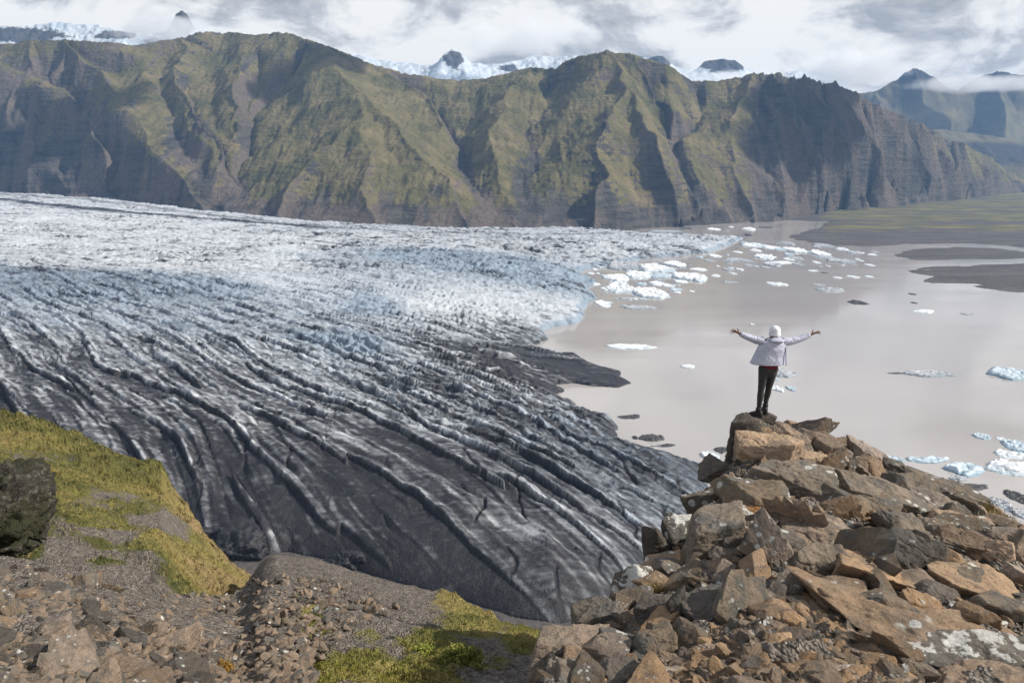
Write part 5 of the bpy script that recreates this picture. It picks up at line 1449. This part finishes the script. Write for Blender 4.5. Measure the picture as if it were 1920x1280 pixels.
    # shirt hem, leggings, boots
    loft('shirt', [(U(553, v, 0.01), ((90 + (v - 530) * 0.12) * k, 0, 0), (0, 0.115, 0), .9) for v in np.linspace(500, 598, 14)], redm, na=40)
    loft('legging', [(U(548, v, 0.01), (hw * k, 0, 0), (0, dp, 0), .9) for v, hw, dp in ((560, 90, .108), (590, 98, .116), (620, 98, .116), (650, 92, .105), (668, 84, .085), (684, 60, .06))], legm, na=40)
    for hip, kn, an, fy in (((505, 590), (490, 830), (483, 1040), 0.0), ((596, 590), (587, 825), (573, 1022), 0.12)):
        ks = np.array([[0, hip[0], hip[1], .098, .0], [.16, hip[0] - 3, 650, .090, fy * .2], [.35, (hip[0] + kn[0]) / 2, 730, .074, fy * .5], [.55, kn[0], kn[1], .056, fy * .8], [.68, kn[0] - 1, kn[1] + 60, .059, fy], [.85, an[0] + 2, an[1] - 70, .046, fy], [1, an[0], an[1], .038, fy]])
        rg = []
        for t in np.linspace(0, 1, 44):
            u, v, r, y = [np.interp(t, ks[:, 0], ks[:, j]) for j in (1, 2, 3, 4)]
            r += 0.0025 * math.sin(t * 60) * (t > 0.75)
            rg.append((U(u, v, y), (r, 0, 0), (0, r * 1.08, 0)))
        loft('legging', rg, legm, na=32)
    for (u, v, y, yaw) in ((480, 1112, 0.0, 0.85), (573, 1090, 0.125, -0.05)):
        dx, dy = -math.sin(yaw), math.cos(yaw)
        rg = []
        for t in np.linspace(0, 1, 26):                      # heel to toe
            x = -0.085 + 0.275 * t
            hgt = np.interp(t, [0, .06, .2, .42, .55, .8, .95, 1], [.05, .10, .135, .13, .095, .066, .045, .02]); wd = np.interp(t, [0, .1, .3, .5, .75, .92, 1], [.02, .037, .042, .042, .050, .040, .012])
            c = U(u, v, y) + np.array([dx * x, dy * x, hgt / 2 - 0.004])
            rg.append((c, np.array([dy, -dx, 0]) * wd, np.array([0, 0, hgt / 2]), 0.7))
        b = loft('boot', rg, bootm, na=28)
        c = U(u, v, y)
        loft('boot_cuff', [(c + np.array([0, 0, z]), (r, 0, 0), (0, r * 1.1, 0)) for z, r in ((.09, .046), (.12, .05), (.145, .052), (.16, .05), (.165, .042))], bootm, na=24).parent = b
        sl = []
        for t in np.linspace(0, 1, 20):
            x = -0.09 + 0.285 * t; wd = np.interp(t, [0, .08, .3, .5, .75, .93, 1], [.022, .04, .045, .044, .053, .043, .014])
            sl.append((U(u, v, y) + np.array([dx * x, dy * x, 0.006]), np.array([dy, -dx, 0]) * wd, np.array([0, 0, 0.013]), 0.6))
        loft('sole', sl, simple_mat('boot_rubber', (0.02, 0.02, 0.02)), na=20).parent = b
    # knitted hat
    hat = []
    for t in np.linspace(0, 1, 40):
        v = 246 - 104 * t
        r = 0.098 * np.interp(t, [0, .08, .2, .5, .75, .9, .97, 1], [.93, 1.0, 1.02, 1.0, .88, .62, .36, .10])
        r += 0.004 * (0.24 > t > 0.02) + 0.002 * math.sin(t * 70)
        hat.append((U(592, v, 0.03), (r, 0, 0), (0, r * 1.08, 0)))
    ht = loft('hat', hat, hatm, na=44)
    me = ht.data; co_ = np.zeros(len(me.vertices) * 3, F32); me.vertices.foreach_get('co', co_); co_ = co_.reshape(-1, 3)
    c = U(592, 195, 0.03); dv = co_ - c; nn = fbm(co_[:, 0] * 22, co_[:, 1] * 22, co_[:, 2] * 14, 3, seed=4)
    co_ = co_ + dv / (np.linalg.norm(dv, axis=1)[:, None] + 1e-6) * 0.007 * nn[:, None]; me.vertices.foreach_set('co', co_.ravel().astype(F32)); me.update()
build_person()
# ================================================================== air
def build_haze():
    x0, x1, y0, y1, z0, z1 = -8500, 10500, -400, 7250, -14.5, 985
    V = np.array([[x, y, z] for z in (z0, z1) for y in (y0, y1) for x in (x0, x1)], F32)
    F = np.array([[0, 2, 3, 1], [4, 5, 7, 6], [0, 1, 5, 4], [2, 6, 7, 3], [0, 4, 6, 2], [1, 3, 7, 5]])
    m = bpy.data.materials.new('haze_air'); m.use_nodes = True
    t = m.node_tree; t.nodes.remove(t.nodes['Principled BSDF'])
    v = t.nodes.new('ShaderNodeVolumePrincipled')
    v.inputs['Color'].default_value = (0.32, 0.58, 1.0, 1); v.inputs['Density'].default_value = HAZE
    v.inputs['Anisotropy'].default_value = 0.1
    t.links.new(v.outputs[0], t.nodes['Material Output'].inputs['Volume'])
    o = link('haze', mesh_np('haze', V, F, smooth=False), m)
    tag(o, 'thin blue haze filling the valley air', 'haze', kind='stuff')
HAZE = 3.9e-5
build_haze()

def cloud_mat(name, dens, scale, thr):
    m = bpy.data.materials.new(name); m.use_nodes = True
    t = m.node_tree; n = t.nodes; l = t.links
    n.remove(n['Principled BSDF'])
    tc = n.new('ShaderNodeTexCoord')
    ln = n.new('ShaderNodeVectorMath'); ln.operation = 'LENGTH'; l.new(tc.outputs['Object'], ln.inputs[0])
    g = n.new('ShaderNodeNewGeometry')
    nz = n.new('ShaderNodeTexNoise'); l.new(g.outputs['Position'], nz.inputs['Vector'])
    nz.inputs['Scale'].default_value = scale; nz.inputs['Detail'].default_value = 4.5; nz.inputs['Roughness'].default_value = 0.55
    def math_(op, a, b, clamp=False):
        nd = n.new('ShaderNodeMath'); nd.operation = op; nd.use_clamp = clamp
        for i, v in enumerate((a, b)):
            if isinstance(v, bpy.types.NodeSocket): l.new(v, nd.inputs[i])
            else: nd.inputs[i].default_value = v
        return nd.outputs[0]
    r2 = math_('MULTIPLY', ln.outputs['Value'], ln.outputs['Value'])
    f = math_('SUBTRACT', math_('MULTIPLY', nz.outputs['Fac'], 2.0), math_('ADD', math_('MULTIPLY', r2, 0.85), thr))
    f = math_('MULTIPLY', math_('MULTIPLY', f, 3.2, True), dens)
    v = n.new('ShaderNodeVolumePrincipled'); v.inputs['Color'].default_value = (0.97, 0.975, 0.985, 1)
    l.new(f, v.inputs['Density']); v.inputs['Anisotropy'].default_value = 0.25
    l.new(v.outputs[0], n['Material Output'].inputs['Volume'])
    return m
CLOUDS = [  # px, py, distance, half width, half height in photo pixels, half depth m, material, label
    (320, 58, 7800, 150, 30, 300, 0, 'thin cloud veil round the lone rock pinnacle'),
    (980, 70, 8000, 170, 40, 380, 0, 'pale cloud hanging over the snow plateau'),
    (1380, 150, 7900, 150, 26, 330, 0, 'white cloud bank lying behind the serrated ridge'),
    (1600, 128, 7900, 150, 42, 380, 0, 'pale cloud bank between the ridge and the pointed peak'),
    (1830, 158, 7700, 170, 22, 300, 0, 'low white cloud wrapped round the pointed peak'),
]
# clouds drifting above the valley; their shadows dapple the mountain (target on the slope, half sizes in metres)
OVERHEAD = [
    ((1500, 235, 3600), 430, 420, 130, 'cloud drifting over the serrated end of the ridge'),
    ((600, 120, 3800), 250, 210, 100, 'small cloud drifting over the highest shoulder of the ridge'),
    ((110, 230, 3500), 300, 250, 110, 'cloud drifting over the far left cliffs'),
]
def build_clouds():
    V, F = ico(3)
    mts = [cloud_mat('cloud_vapour', 0.0042, 0.0030, 0.52), cloud_mat('cloud_vapour_dense', 0.02, 0.0045, 0.25)]
    for (px, py, Y, hw, hh, hd, mi, lab) in CLOUDS:
        c = at_y(px, py, Y); s = Y / FPX
        o = link('cloud', mesh_np('cloud', V, F), mts[mi])
        o.location = c; o.scale = (hw * s, hd, hh * s)
        tag(o, lab, 'cloud', 'clouds over the far peaks', kind='stuff')
    for (q, rx, ry, rz, lab) in OVERHEAD:
        c = Vector(at_y(*q)); t = (1000 + rz - c.z) / sd.z
        o = link('cloud', mesh_np('cloud', V, F), mts[1])
        o.location = c + sd * t; o.scale = (rx, ry, rz)
        tag(o, lab, 'cloud', 'clouds drifting over the valley', kind='stuff')
build_clouds()
C.cycles.volume_step_rate = 2.0; C.cycles.volume_max_steps = 128
